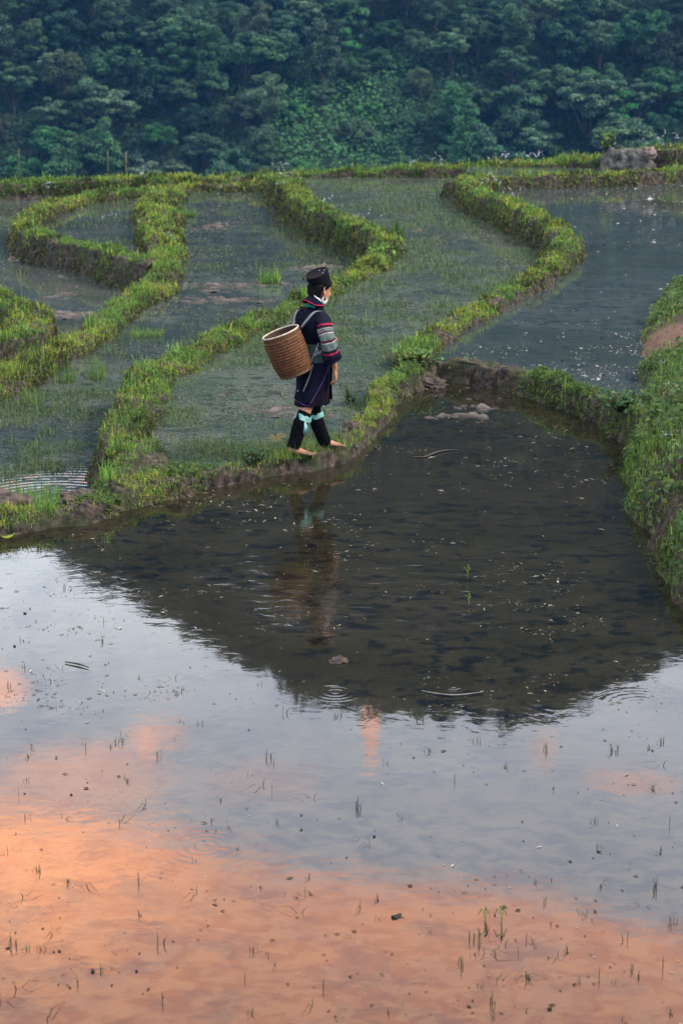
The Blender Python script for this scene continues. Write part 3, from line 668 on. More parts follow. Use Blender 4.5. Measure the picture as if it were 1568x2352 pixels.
right_bank()

# broad leaves creeping over the path and wall banks
def creeping():
    hp = Heap()
    for key, n, lo, hi, thr in (('path', 6000, .16, .36, .46), ('wall', 7000, .3, 1.0, .50), ('serpent', 9000, .2, 1.0, .55), ('path', 2500, .80, 1.0, .5)):
        b = BANK[key]; fi = rng.uniform(lo, hi, n)*(b.n-1); t = rng.uniform(-1.7, 1.5, n); P = b.surf(fi, t)
        g = fbm(P[:, 0]*2.6, P[:, 1]*2.6, 91, 3); gr = np.interp(fi, np.arange(b.n), b.D[:, 6]); gc = np.interp(fi, np.arange(b.n), b.D[:, 5])
        k = (g > thr) & (rng.uniform(0, 1, n) < np.where(t < -1, gr, gc)+.05); P = P[k]; n2 = len(P)
        nr = np.array([0, -.5, .9]) + rng.normal(0, .5, (n2, 3)); nr /= np.linalg.norm(nr, axis=1)[:, None]
        P = P + np.stack([np.zeros(n2), np.zeros(n2), rng.uniform(.005, .06, n2)], 1)
        pal = np.array([(.05, .10, .02), (.04, .085, .02), (.075, .12, .02), (.09, .13, .025)])
        s = np.maximum(.028, P[:, 1]*.0016)*rng.uniform(.7, 1.4, n2)
        V, q, c = leaf_quads(P, s, nr, pick(pal, n2), .7); hp.add(V, q, None, c)
    for fx, fy, n in ((668, 1046, 130), (700, 1040, 130), (735, 1032, 90), (775, 1024, 130), (800, 1012, 90), (650, 1052, 90)):
        c0 = at(fx, fy, .12); Pn = rng.normal(0, 1, (n, 3))*[.07, .05, 0] + np.array(c0); hp.add(*blades(Pn, .05*rng.gamma(3, .33, n), .005*rng.uniform(.7, 1.4, n), pick(np.vstack([GREEN, STRAW]), n), .6)); hp.add(*blades(Pn+rng.normal(0, .03, (n, 3))*[1, 1, 0], .07*rng.gamma(3, .33, n), .004, pick(GREEN, n), .5))
    tag(link('undergrowth', hp.mesh('undergrowth'), mats=M_grass), 'low creeping leaves on the footpath and earth banks', 'undergrowth', kind='stuff')
creeping()

# ------------------------------------------------------------------ grass and debris in the ponds
def inside(P, poly):
    x, y = P[:, 0], P[:, 1]; r = np.zeros(len(P), bool); q = np.asarray(poly); j = len(q)-1
    for i in range(len(q)):
        xi, yi, xj, yj = q[i, 0], q[i, 1], q[j, 0], q[j, 1]
        c = ((yi > y) != (yj > y)) & (x < (xj-xi)*(y-yi)/((yj-yi) if yj != yi else 1e-9)+xi); r ^= c; j = i
    return r
def inview(P, m=60):
    d = P[:, 1]*cP - (P[:, 2]-CAMZ)*sP; px = W_/2+F_*P[:, 0]/d; py = H_/2-F_*(P[:, 1]*sP+(P[:, 2]-CAMZ)*cP)/d
    return (px > -m) & (px < W_+m) & (py > -m) & (py < H_+m), px, py
POLY = {o['label']: [tuple(v.co[:2]) for v in o.data.vertices] for o in bpy.data.objects if o.name.startswith('water')}
def poly_of(word): return [v for k, v in POLY.items() if word in k][0]
def scatter(poly, z, n):
    q = np.asarray(poly); lo, hi = q.min(0), q.max(0); hi[0] = min(hi[0], 9.5); lo[0] = max(lo[0], -12)
    y = 1/rng.uniform(1/hi[1], 1/max(lo[1], 4), n)           # denser near the viewer
    P = np.stack([rng.uniform(-.2, .2, n)*y, y, np.full(n, z)], 1); return P[inside(P, poly)]
M_weed = foliage_mat('pond_weed', .2)
def pond_grass(label, poly, z, n, thr, pal, hs, seed):
    P = scatter(poly, z, n); g = fbm(P[:, 0]*.9, P[:, 1]*.6, seed, 4); g2 = fbm(P[:, 0]*3.1, P[:, 1]*3.1, seed+1, 2)
    k = rng.uniform(0, 1, len(P)) < np.clip((g-thr-.07)*8, .035, 1)*np.clip((g2-.35)*4, 0, 1); P, g = P[k], g[k]; m = len(P); y = P[:, 1]
    h = hs*rng.gamma(3, .33, m)*(.6+g); hp = Heap()
    hp.add(*blades(P-np.array([0, 0, .01]), h, np.maximum(.004, y*.00030), pick(pal, m, .2), 1.15, .12))
    # floating leaves and rotting straw, with pale flecks standing in for water glints
    P2 = scatter(poly, z+.004, n//2); g = fbm(P2[:, 0]*.8+7, P2[:, 1]*.6, seed+4, 3); P2 = P2[rng.uniform(0, 1, len(P2)) < np.clip((g-.40)*3.2, .03, .8)]; m2 = len(P2)
    nr = np.array([0, 0, 1.0]) + rng.normal(0, .10, (m2, 3)); nr /= np.linalg.norm(nr, axis=1)[:, None]
    V, q, c = leaf_quads(P2, np.maximum(.018, P2[:, 1]*.0011)*rng.uniform(.6, 1.6, m2), nr, pick(np.array([(.05, .08, .035), (.07, .09, .045), (.16, .16, .13), (.04, .06, .03), (.22, .21, .18), (.12, .15, .09)]), m2, .2), .45); hp.add(V, q, None, c)
    tag(link('water_weed', hp.mesh('water_weed'), mats=M_weed), label, 'water weed', kind='stuff')
WP = np.array([(.075, .14, .040), (.060, .115, .042), (.08, .125, .06), (.055, .09, .035), (.09, .13, .03)])
pond_grass('thin green grass growing out of the milky pond behind the woman', poly_of('behind the woman'), ZC, 300000, .36, WP, .065, 101)
pond_grass('thin grass, rotting straw and pale glint flecks in the long left pond', poly_of('left of the winding'), ZB, 260000, .38, WP*.9, .068, 111)
pond_grass('sparse weeds in the small far pond', poly_of('hooked'), ZA2, 30000, .40, WP*.9, .08, 121)
pond_grass('sparse weeds in the lowest pond at the left edge', poly_of('lowest'), ZA, 90000, .42, WP*.9, .08, 131)

def flecks(label, poly, z, n, dens, size, pal, aspect=(.2, .7)):
    P = scatter(poly, z+.0022, n); ok, px, py = inview(P); P, px, py = P[ok], px[ok], py[ok]
    k = rng.uniform(0, 1, len(P)) < dens(P, px, py); P = P[k]; m = len(P)
    nr = np.array([0, 0, 1.0]) + rng.normal(0, .12, (m, 3)); nr /= np.linalg.norm(nr, axis=1)[:, None]
    V, q, c = leaf_quads(P, size(P)*rng.gamma(3, .33, m), nr, pick(pal, m, .25), 1.0)
    V = V.reshape(-1, 4, 3); a = rng.uniform(*aspect, m)[:, None]; mid = V.mean(1)
    V[:, 1] = mid + (V[:, 1]-mid)*a; V[:, 3] = mid + (V[:, 3]-mid)*a
    hp = Heap(); hp.add(V.reshape(-1, 3), q, None, c)
    tag(link('floating_debris', hp.mesh('floating_debris'), mats=M_debris), label, 'floating debris', kind='stuff')
M_debris = foliage_mat('debris', .05, rough=1.0)
PALE = np.array([(.24, .23, .21), (.17, .16, .14), (.32, .31, .29), (.12, .11, .09)])
def dU(P, px, py):
    g = fbm(P[:, 0]*2.2, P[:, 1]*1.6, 201, 3)
    a = np.exp(-((px-1420)/150)**2-((py-830)/55)**2)*1.0 + np.exp(-((px-1500)/130)**2-((py-450)/60)**2)*.9 + np.exp(-((px-1150)/120)**2-((py-800)/25)**2)*.6 + .06
    return np.clip((g-.36)*4, 0, 1)*a
flecks('pale foam and leaf flecks drifting on the upper pond', poly_of('upper pond'), ZU, 60000, dU, lambda P: P[:, 1]*.0013, PALE)  # drifting bits, plus pale flecks imitating sun glitter on the water
def dF(P, px, py):
    g = fbm(P[:, 0]*1.6, P[:, 1]*1.6, 211, 4); g2 = fbm(P[:, 0]*6, P[:, 1]*6, 213, 2)
    near = np.clip((2000-py)/500, .12, 1)
    return np.clip((g-.44)*5, .05, 1)*np.clip((g2-.42)*4, .04, 1)*np.where(py < 1640, 1.2, .05)
flecks('bits of rotting straw and leaves floating on the front pond', poly_of('still front'), ZF, 120000, dF, lambda P: P[:, 1]*.0018, np.array([(.24, .22, .18), (.15, .135, .10), (.32, .30, .26), (.05, .04, .03), (.08, .065, .04)]), (.07, .3))
def dF2(P, px, py):
    return np.where(py > 1250, .065, 0)*np.clip((fbm(P[:, 0]*2.2, P[:, 1]*2.2, 217, 3)-.3)*4, .1, 1.4)
flecks('small dark leaf crumbs floating on the front pond', poly_of('still front'), ZF, 26000, dF2, lambda P: np.full(len(P), .017), np.array([(.03, .02, .012), (.05, .028, .016), (.02, .018, .012)]), (.15, .55))

# ------------------------------------------------------------------ grass sprigs in the front pond
M_sprig = foliage_mat('sprig_blades', .15)
def sprig_mesh(nb, h, pal, lean, w=.007):
    P = rng.normal(0, .008*math.sqrt(nb), (nb, 3)); P[:, 2] = -.02
    hp = Heap(); hp.add(*blades(P, h*rng.uniform(.55, 1.1, nb), w*rng.uniform(.7, 1.3, nb), pick(pal, nb, .2), lean)); return hp.mesh('sprig')
DK = np.array([(.022, .032, .012), (.03, .035, .014), (.03, .025, .014)]); GN = np.array([(.04, .075, .018), (.035, .06, .02)]); BR = np.array([(.14, .23, .03), (.11, .2, .03)])
SP = [sprig_mesh(1, .13, DK, .35), sprig_mesh(2, .12, DK, .8), sprig_mesh(3, .12, DK, 1.0), sprig_mesh(4, .13, GN, .9), sprig_mesh(3, .10, DK, 1.2), sprig_mesh(5, .12, GN, 1.0), sprig_mesh(2, .10, DK, 1.3)]
SPD = [sprig_mesh(8, .15, GN, 1.0), sprig_mesh(10, .16, GN, 1.1)]
for m in SP+SPD: m.materials.append(M_sprig)
def sprig(px, py, me, label, group=None, s=1.0, rz=None, name='grass_sprig'):
    o = bpy.data.objects.new(name, me); COL.objects.link(o); o.location = at(px, py, ZF); o.rotation_euler = (0, 0, rng.uniform(0, 6.28) if rz is None else rz); s *= .52; o.scale = (s, s, s)
    return tag(o, label, 'grass sprig', group)
SPOTS = [(50, 1470), (150, 1350), (128, 1330), (240, 1430), (238, 1470), (105, 1570), (120, 1565), (30, 1630), (130, 1625), (320, 1560), (418, 1590), (400, 1560), (598, 1575), (462, 1665), (190, 1705), (200, 1720), (612, 1740), (628, 1755), (285, 1790),
         (572, 1780), (690, 1630), (650, 1640), (820, 1855), (908, 1865), (718, 1835), (1268, 1815), (1520, 1760), (1365, 1890), (1300, 1985), (85, 2000), (155, 2030), (195, 2030), (325, 2100), (445, 1975), (660, 2060), (690, 2060), (705, 2050), (690, 2100), (560, 2250),
         (613, 2195), (180, 2250), (125, 2140), (95, 2180), (815, 2150), (830, 2080), (992, 2105), (985, 2140), (1205, 2160), (1150, 2150), (1222, 2165), (1190, 2190), (1325, 2095), (1380, 2030), (1440, 2160), (1480, 2080), (1505, 2040), (1540, 2130), (1555, 2120),
         (1140, 2250), (1060, 2220), (1085, 2190), (1000, 2240), (1410, 2260), (1525, 2225), (1330, 2255), (1260, 2120), (1080, 2160), (1100, 2165), (1118, 2150), (1375, 2250), (1545, 2330), (985, 2260), (865, 2110), (570, 2330), (40, 2270), (1345, 2100),
         (730, 1265), (708, 1300), (1030, 1385), (1220, 1230), (1300, 1560), (880, 1175), (640, 1150), (430, 1180), (560, 1330), (1370, 1140), (945, 1320), (1080, 1250), (1180, 1180)]
SPOTS += [(float(x), float(y)) for x, y in zip(rng.uniform(0, 1568, 90), 1500+850*rng.uniform(0, 1, 90)**.8) if not (x > 450 and y < 1700)]
for i, (px, py) in enumerate(SPOTS):
    dark = py < 1620 and px > 420
    me = SP[int(rng.integers(0, len(SP)))]
    if py < 1400 and dark: me = SP[int(rng.integers(3, 5))]
    sprig(px, py, me, 'thin dark grass sprig poking out of the still front pond' if not dark else 'thin green sprig poking out of the dark part of the front pond',
          'dark sprigs in the front pond' if not dark else 'green sprigs in the mirrored hill', rng.uniform(.75, 1.3))
for px, py, s, t in [(275, 1705, 1.0, 'bushy dark sprig cluster beside floating straw, low on the left'), (775, 1645, .9, 'bushy sprig just below the mirrored hill, beside the orange streak'), (965, 1650, 1.1, 'widest bushy sprig at the lower edge of the mirrored hill'),
                     (1410, 1725, 1.1, 'tangled dark sprig clump on the grey water, towards the right bank'), (1500, 1815, .9, 'green bladed sprig alone on grey water near the right edge'), (1205, 2245, 1.2, 'largest bushy sprig in the orange reflection near the bottom'), (985, 1725, .8, 'bushy sprig on pale water below the mirrored hill, right of the orange streak')]:
    sprig(px, py, SPD[int(rng.integers(0, 2))], t, None, s)
def shoot(px, py, label, h=.17):
    hp = Heap(); st = np.array([[0, 0, -.02], [.004, 0, h*.5], [.0, .002, h*.85]])
    for k, (dx, dz) in enumerate([(.07*h/.16, .02*h/.16), (-.08*h/.16, .01), (.03*h/.16, .06*h/.16)]):
        path = np.array([[0, 0, h*.5+.05*k*h*5], [dx*.5, .01, h*.95+dz], [dx, .015, h*.85+dz-.03]]) ; V, q, t = tube_np(path, [.0022, .003, .001], 5); hp.add(V, q, t, np.tile(BR[k % 2], (len(V), 1)))
    V, q, t = tube_np(st, [.003, .0028, .002], 6); hp.add(V, q, t, np.tile(BR[0], (len(V), 1)))
    o = link('young_shoot', hp.mesh('young_shoot'), mats=M_sprig); o.location = at(px, py, ZF); tag(o, label, 'young shoot')
shoot(1072, 1330, 'bright yellow-green shoot with drooping leaf, upper one of two in the dark water', .075)
shoot(1075, 1390, 'bright yellow-green shoot, lower and smaller of two in the dark water', .06)
shoot(1112, 2120, 'slim green-tipped shoot standing in the orange reflection, thinner of a pair', .055)
shoot(1150, 2122, 'looped green shoot standing in the orange reflection, thicker of a pair', .06)

# ------------------------------------------------------------------ tufts and leafy plants that stand out
def mound(r):
    th = np.linspace(0, 2*math.pi, 18, endpoint=False); rr = r*(1+.15*np.sin(3*th)+.1*np.sin(5*th+1)); V = np.vstack([np.stack([rr*np.cos(th), rr*np.sin(th), -.05+0*th], 1), np.stack([rr*.6*np.cos(th), rr*.6*np.sin(th), .012+0*th], 1), [[0, 0, .02]]])
    e = np.arange(18); f = (e+1) % 18; return V, np.stack([e, f, f+18, e+18], 1), np.stack([e+18, f+18, np.full(18, 36)], 1), np.tile([.03, .045, .015], (37, 1))
def tuft(px, py, z, n, h, spread, pal, label, w=.008, lean=.4, name='grass_tuft', cat='grass tuft'):
    P = np.clip(rng.normal(0, spread, (n, 3)), -1.15*spread, 1.15*spread); P[:, 2] = -.02; hp = Heap(); hp.add(*mound(spread*1.75)); hp.add(*blades(P, h*rng.uniform(.6, 1.1, n), w*rng.uniform(.7, 1.3, n), pick(pal, n), lean))
    o = link(name, hp.mesh(name), mats=M_grass); o.location = at(px, py, z); return tag(o, label, cat)
def leafy(px, py, z, n, h, spread, pal, size, label):
    hp = Heap(); P = rng.normal(0, 1, (n, 3))*[spread, spread, 0]; P[:, 2] = rng.uniform(.1, 1, n)*h
    nr = np.array([0, -.4, 1.0]) + rng.normal(0, .5, (n, 3)); nr /= np.linalg.norm(nr, axis=1)[:, None]
    V, q, c = leaf_quads(P, size*rng.uniform(.6, 1.3, n), nr, pick(pal, n), .6); hp.add(V, q, None, c)
    hp.add(*mound(spread*.8))
    for k in range(n):
        e = P[k]; V, q, t = tube_np(np.array([[e[0]*.2, e[1]*.2, -.03], [e[0]*.7, e[1]*.7, e[2]*.6], e]), [.006, .004, .002], 5); hp.add(V, q, t, np.tile([.05, .07, .02], (len(V), 1)))
    o = link('leafy_plant', hp.mesh('leafy_plant'), mats=M_grass); o.location = at(px, py, z); return tag(o, label, 'plant')
DG = np.array([(.025, .06, .022), (.03, .07, .025)])
leafy(582, 1060, .12, 60, .11, .07, DG*1.5, .04, 'dark leafy plant on the path edge behind the woman')
leafy(885, 560+20, .15, 30, .12, .1, FRESH, .09, 'leafy plant on the bend of the winding bank')
tuft(914, 545, ZC, 26, .45, .06, FRESH*.8, 'broad bladed green plant at the tip of the winding bank', .03, .5)
tuft(938, 812, .18, 160, .16, .14, FRESH*1.2, 'bright green tuft where three banks meet', .008)
leafy(960, 832, .2, 90, .14, .12, FRESH, .045, 'bright leafy weed at the corner of the dark earth bank')
leafy(1440, 940, .26, 110, .16, .12, DG*1.8, .06, 'broad leaved weed at the foot of the right bank')
leafy(806, 925, .05, 34, .20, .06, DG*1.5, .035, 'thin dark leafy stem beside the path in front of the woman')
tuft(245, 1112, .16, 22, .26, .03, FRESH*1.5, 'tall bright grass clump at the foot of the winding bank', .012, .3)
tuft(100, 1174, .11, 60, .16, .05, FRESH*1.2, 'bright grass clump on the path bank at the left', .008, .5)
tuft(60, 1160, ZB+.1, 500, .22, .22, FRESH, 'dense dark green grass mound on the left end of the path', .006, .5)
tuft(433, 497, ZB, 160, .2, .13, FRESH, 'small round green tuft in the water of the long left pond', .014, .6)
tuft(618, 650, ZB, 130, .28, .12, GREEN, 'yellow-green tuft on a mud lump in the long left pond', .012, .5)
tuft(338, 770, ZB, 220, .14, .16, FRESH, 'flat green tuft beside the far side of the winding bank', .009, .7)
tuft(222, 870, ZB, 40, .34, .09, FRESH*.8, 'tall sparse reed tuft in the long left pond', .009, .35)
tuft(150, 878, ZB, 45, .3, .09, FRESH*.8, 'tall sparse reed tuft by the grassy bank in the left pond', .009, .35)
tuft(75, 930, ZB, 40, .28, .1, FRESH*.8, 'sparse reed tuft in the left pond near the picture edge', .009, .4)
tuft(330, 850, .13, 34, .2, .05, FRESH*1.4, 'bright upright grass tuft on the winding bank', .007, .5)
tuft(398, 812, .13, 26, .2, .05, FRESH*1.6, 'pale green upright tuft on the crest of the winding bank', .008, .5)
tuft(700, 690, .13, 26, .24, .03, FRESH*1.4, 'bright upright grass tuft on the bank behind the woman', .012, .2)
tuft(210, 755, -.16, 30, .3, .05, FRESH, 'bright grass tuft on the bank between left ponds', .012, .3)

# ------------------------------------------------------------------ mud lumps, rocks, stakes, twigs, flowers
m = newmat('grey_mud'); _n = nz(pos(), 9, 5); _z = sepxyz(objc())[2]
_c = mixc(ramp(_n, .35, .65), (.040, .033, .026), (.110, .094, .080)); _c = mixc(ramp(_z, .0, .022), (.022, .019, .015), _c)
finish(m, _c, .6, bump(nz(pos(), 26, 5, .65), .8, .02), spec=.35); M_mud = m
def lump(name, loc, rx, ry, h, mat, seed, label, cat=None, kind=None, sub=4, rough=.35, flat=1.0):
    bm = bmesh.new(); bmesh.ops.create_icosphere(bm, subdivisions=sub, radius=1)
    for v in bm.verts:
        d = v.co.copy(); k = 1 + rough*(mnoise.fractal(d*1.6+Vector((seed, 0, 0)), 1.0, 2.0, 4)) + .12*rough*mnoise.noise(d*7+Vector((seed, 3, 0)))
        z = d.z*k
        if flat < 1 and z > 0: z = z*(flat + (1-flat)*abs(mnoise.noise(d*3+Vector((0, seed, 0)))))
        v.co = Vector((d.x*k*rx, d.y*k*ry, z*h))
    me = bpy.data.meshes.new(name); bm.to_mesh(me); bm.free(); me.polygons.foreach_set('use_smooth', [True]*len(me.polygons))
    o = link(name, me, mats=mat); o.location = loc; return tag(o, label, cat, None, kind)
MUDS = [(1060, 958, ZF, .30, .25, .05), (1110, 945, ZF, .30, .30, .07), (1150, 948, ZF, .10, .12, .09), (1000, 945, ZF, .16, .10, .03), (985, 960, ZF, .14, .08, .025), (1085, 925, ZF, .12, .3, .05), (1095, 970, ZF, .12, .08, .03),
        (475, 662, ZB, .6, .5, .06), (540, 655, ZB, .5, .4, .05), (500, 690, ZB, .7, .35, .05), (560, 690, ZB, .5, .3, .04), (300, 640, ZA, .5, .9, .04), (130, 635, ZA, .35, .7, .09), (120, 690, ZA, .5, .9, .05), (170, 720, ZA, .4, .6, .05), (90, 590, ZA, .6, 1.0, .06), (560, 660, ZB, .3, .5, .04),
        (620, 946, ZC, .42, .3, .04), (660, 938, ZC, .2, .2, .04), (755, 940, ZC, .22, .22, .05), (745, 955, ZC, .12, .12, .04), (850, 680, ZC, .16, .3, .04), (960, 530, ZC, .2, .4, .03), (520, 905, ZC, .1, .14, .04), (500, 520, ZB, .3, .7, .05), (730, 620, ZB, .5, 1.2, .10), (650, 655, ZB, .28, .4, .14)]
def mud_patch(px, py, z, rx, ry, h, seed):
    """a shoal of soft mud whose humps break the water here and there"""
    n = 46; u = np.linspace(-1.5, 1.5, n); X, Y = np.meshgrid(u*rx, u*ry, indexing='ij'); o = at(px, py, z)
    f = np.clip(1.25-np.hypot(X/rx, Y/ry), -1, 1); g = fbm((X+o.x)*2.6+seed, (Y+o.y)*2.0, seed, 3); g2 = fbm((X+o.x)*11, (Y+o.y)*9, seed+2, 3)
    Z = (f*.55 + (g-.5)*2.4 + (g2-.5)*3.2)*h*.9 - h*.42
    Z = np.minimum(Z, h*1.1); V = np.stack([X, Y, Z], -1).reshape(-1, 3); i, j = np.meshgrid(np.arange(n-1), np.arange(n-1), indexing='ij'); k = (i*n+j).ravel()
    ob = link('mud_flat', np_mesh('mud_flat', V, np.stack([k, k+n, k+n+1, k+1], 1), smooth=True), mats=M_mud); ob.location = o; tag(ob, 'grey mud showing above the pond water', 'mud', None, 'structure')
for i, (px, py, z, rx, ry, h) in enumerate(MUDS): mud_patch(px, py, z, rx*.62, ry*.62, h*.62, i*7+3)
M_clod = noisy('brown_clod', (.022, .016, .012), (.085, .062, .046), 14, .85, .015, space=pos)
lump('mud_clod', at(990, 885, .02), .15, .09, .07, M_clod, 5, 'dark lumpy clod at the foot of the earth wall in the front pond', 'clod', None, 5, .5)
lump('mud_clod', at(776, 1520, .0), .055, .04, .03, M_clod, 15, 'small brown clod floating in the middle of the dark reflection', 'clod', None, 4, .5)
lump('mud_clod', at(192, 1150, .07), .16, .10, .09, M_clod, 25, 'bare brown mud hump on the path bank at the left', 'clod', None, 5, .4)
lump('mud_clod', at(812, 990, .10), .10, .08, .08, M_clod, 35, 'brown mud hump on the path just in front of the woman', 'clod', None, 5, .4)
lump('mud_clod', at(842, 962, .08), .08, .08, .07, M_clod, 37, 'pale topped mud hump further along the path in front of the woman', 'clod', None, 5, .4)
lump('mud_clod', at(20, 1168, .08), .2, .2, .13, M_clod, 45, 'reddish mud heap at the left edge beside the ripples', 'clod', None, 5, .4)
m = newmat('grey_rock'); v = objc(); a = nz(v, 4.5, 8, .7); b = nz(v, 9, 5)
finish(m, mixc(ramp(b, .58, .66)*.7, mixc(ramp(a, .38, .62), (.022, .021, .019), (.135, .128, .116)), (.21, .205, .19)), .9, bump(nz(v, 7, 6, .65), .9, .08), spec=.25); M_rock = m
def boulder():
    e = empty('boulder', at(1446, 394, ZS)); e.scale = (1.25, 1.1, 1.1); tag(e, 'big weathered grey boulder on the far bank at the right', 'boulder')
    def body(name, c, r, seed, pts):
        bm = bmesh.new(); bmesh.ops.create_icosphere(bm, subdivisions=5, radius=1)
        for q in bm.verts:
            d = q.co.copy(); k = 1 + .22*mnoise.fractal(d*1.3+Vector((seed, 0, 0)), 1.0, 2.0, 5)
            p = Vector((d.x*r[0]*k, d.y*r[1]*k, d.z*r[2]*k))
            for n_, dd in pts:
                n_ = Vector(n_).normalized(); s_ = p.dot(n_)
                if s_ > dd: p -= n_*(s_-dd)*.88
            q.co = p + Vector(c)
        me = bpy.data.meshes.new(name); bm.to_mesh(me); bm.free(); me.polygons.foreach_set('use_smooth', [True]*len(me.polygons)); link(name, me, e, M_rock)
    body('main_block', (.06, 0, .12), (.46, .36, .36), 2.0, [((.35, -.5, .8), .30), ((-.3, -.9, .25), .31), ((.9, -.2, .55), .33)])
    body('split_slab', (-.36, .02, .16), (.16, .30, .36), 9.0, [((-1, -.2, .3), .11), ((0, -1, .2), .22)])
boulder()
lump('rock', at(1490, 352, .72), .14, .12, .13, noisy('brown_rock', (.10, .07, .06), (.22, .17, .15), 6, .9, .03), 61, 'small brown rock behind the grey boulder', 'rock', None, 4, .4)
M_stake = noisy('old_bamboo', (.05, .045, .022), (.09, .075, .04), 8, .7)
for px, y0, y1, r, t in [(45, 415, 358, .016, 'thin yellowish stake at the far edge, nearest the left side'), (248, 412, 360, .020, 'tallest straight bamboo stake standing on the far grassy rim'), (289, 412, 366, .028, 'thick grey stake beside the bamboo one on the far rim'), (508, 405, 380, .012, 'short slim stake on the far rim, furthest along')]:
    b = at(px, y0, -.2); hgt = (y0-y1)/F_*math.hypot(b.y, CAMZ)+.15
    V, q, tt = tube_np(np.array([[0, 0, -.15], [.01, 0, hgt*.33], [.012, 0, hgt*.66], [.02, 0, hgt]]), [r, r*.95, r*.9, r*.8], 8)
    for zz in (.3, .62): 
        V2, q2, t2 = tube_np(np.array([[.01, 0, hgt*zz-.012], [.01, 0, hgt*zz+.012]]), [r*1.12, r*1.12], 8); q = np.vstack([q, q2+len(V)]); tt = np.vstack([tt, t2+len(V)]); V = np.vstack([V, V2])
    o = link('wooden_stake', np_mesh('wooden_stake', V, q, tt, smooth=True), mats=M_stake); o.location = b; tag(o, t, 'stake')
M_straw = noisy('dry_straw', (.15, .14, .12), (.26, .25, .22), 30, .6)
M_twig = noisy('wet_twig', (.012, .012, .012), (.03, .026, .022), 30, .4)
def twig(name, pts, r, mat, label, cat):
    P = np.array([tuple(at(px, py, z)) for px, py, z in pts]); D, L = catmull(np.hstack([P]), 24); c = D.mean(0)
    V, q, t = tube_np(D-c, np.interp(np.arange(24), [0, 12, 23], [r*.6, r, r*.4]), 7); o = link(name, np_mesh(name, V, q, t, smooth=True), mats=mat); o.location = c; tag(o, label, cat)
twig('floating_stalk', [(968, 1586, .006), (1000, 1592, .01), (1045, 1596, .01), (1103, 1590, .012)], .0035, M_straw, 'long pale curved stalk floating at the edge of the mirrored hill', 'stalk')
twig('floating_stalk', [(745, 1576, .01), (775, 1575, .01)], .0035, M_straw, 'short pale stalk floating above a rain ring', 'stalk')
twig('floating_stalk', [(1360, 1598, .01), (1398, 1583, .01)], .0035, M_straw, 'straight pale stalk floating near the right end of the mirrored hill', 'stalk')
twig('sunken_twig', [(945, 1050, .004), (975, 1049, .008), (1000, 1040, .010), (1025, 1034, .012), (1050, 1033, .012)], .010, M_twig, 'dark curved twig lying in the front pond ahead of the woman', 'twig')
twig('floating_stalk', [(150, 1520, .008), (180, 1525, .01), (205, 1533, .008)], .006, M_twig, 'dark flat stalk floating on the pale water at the left', 'stalk')
def flat_leaf(px, py, s, col, label):
    th = np.linspace(0, 2*math.pi, 20, endpoint=False); r = s*(1+.12*np.cos(3*th)); V = np.stack([r*np.cos(th), r*np.sin(th)*.75, .006+.004*np.cos(2*th)], 1); V2 = V.copy(); V2[:, 2] -= .003
    A = np.vstack([V, V2, [[0, 0, .004]], [[0, 0, .001]]]); e = np.arange(20); f = (e+1) % 20
    me = np_mesh('floating_leaf', A, np.stack([e+20, f+20, f, e], 1), np.vstack([np.stack([e, f, np.full(20, 40)], 1), np.stack([f+20, e+20, np.full(20, 41)], 1)]), np.tile(col, (42, 1)), True)
    o = link('floating_leaf', me, mats=M_debris); o.location = at(px, py, ZF); o.rotation_euler = (0, 0, .6); tag(o, label, 'leaf')
flat_leaf(16, 1233, .05, (.16, .20, .03), 'small round yellow leaf floating below the muddy bank at the left')
flat_leaf(910, 2106, .024, (.03, .03, .02), 'dark mottled leaf floating in the orange reflection')
def flowers():
    hp = Heap()
    for px, py, z, n, s in [(330, 405, -.1, 8, 5), (640, 385, .2, 9, 12), (655, 405, .2, 8, 12), (640, 425, .2, 6, 8), (950, 375, .4, 8, 12), (1010, 372, .4, 8, 14), (1160, 362, .5, 10, 12), (1220, 362, .6, 14, 16), (1180, 365, .5, 5, 20), (1390, 335, .8, 6, 12), (1500, 322, 1.0, 7, 18), (1540, 318, 1.0, 7, 20), (1130, 425, .5, 10, 14), (1175, 445, .55, 8, 12),
                            (110, 432, -.2, 6, 8), (255, 500, -.05, 4, 8), (390, 545, -.02, 4, 6), (735, 950, .25, 10, 10), (700, 960, .25, 8, 8), (745, 465, .3, 6, 8), (845, 500, .3, 6, 20), (1545, 900, .55, 5, 10), (1530, 1010, .55, 5, 20), (1560, 1030, .62, 8, 14), (1520, 850, .5, 3, 10)]:
        for _ in range(n):
            p = np.array(at(px+rng.normal(0, s), py+rng.normal(0, s*.3), z)); p[2] += rng.uniform(0, .10); D = p[1]
            V, q, t = tube_np(np.array([p-[0, 0, .25], p]), [.003, .002], 4); hp.add(V, q, t, np.tile([.06, .09, .03], (len(V), 1)))
            m_ = 4; Q = p + rng.normal(0, .0004*D, (m_, 3)); nr = rand_dirs(m_, .6); V, q, c = leaf_quads(Q, D*.0006, nr, pick(np.array([(.55, .55, .62), (.65, .62, .68), (.45, .45, .55)]), m_, .1), .9); hp.add(V, q, None, c)
    for _ in range(20):
        p = np.array(at(634+rng.normal(0, 10), 1003+rng.normal(0, 4), .22)); V, q, c = leaf_quads(p+rng.normal(0, .006, (4, 3)), .016, rand_dirs(4, .6), pick(np.array([(.45, .35, .12)]), 4, .1), .9); hp.add(V, q, None, c)
    tag(link('wildflowers', hp.mesh('wildflowers'), mats=M_grass), 'tiny white and lilac wildflowers dotted over the grassy banks', 'wildflowers', kind='stuff')
flowers()
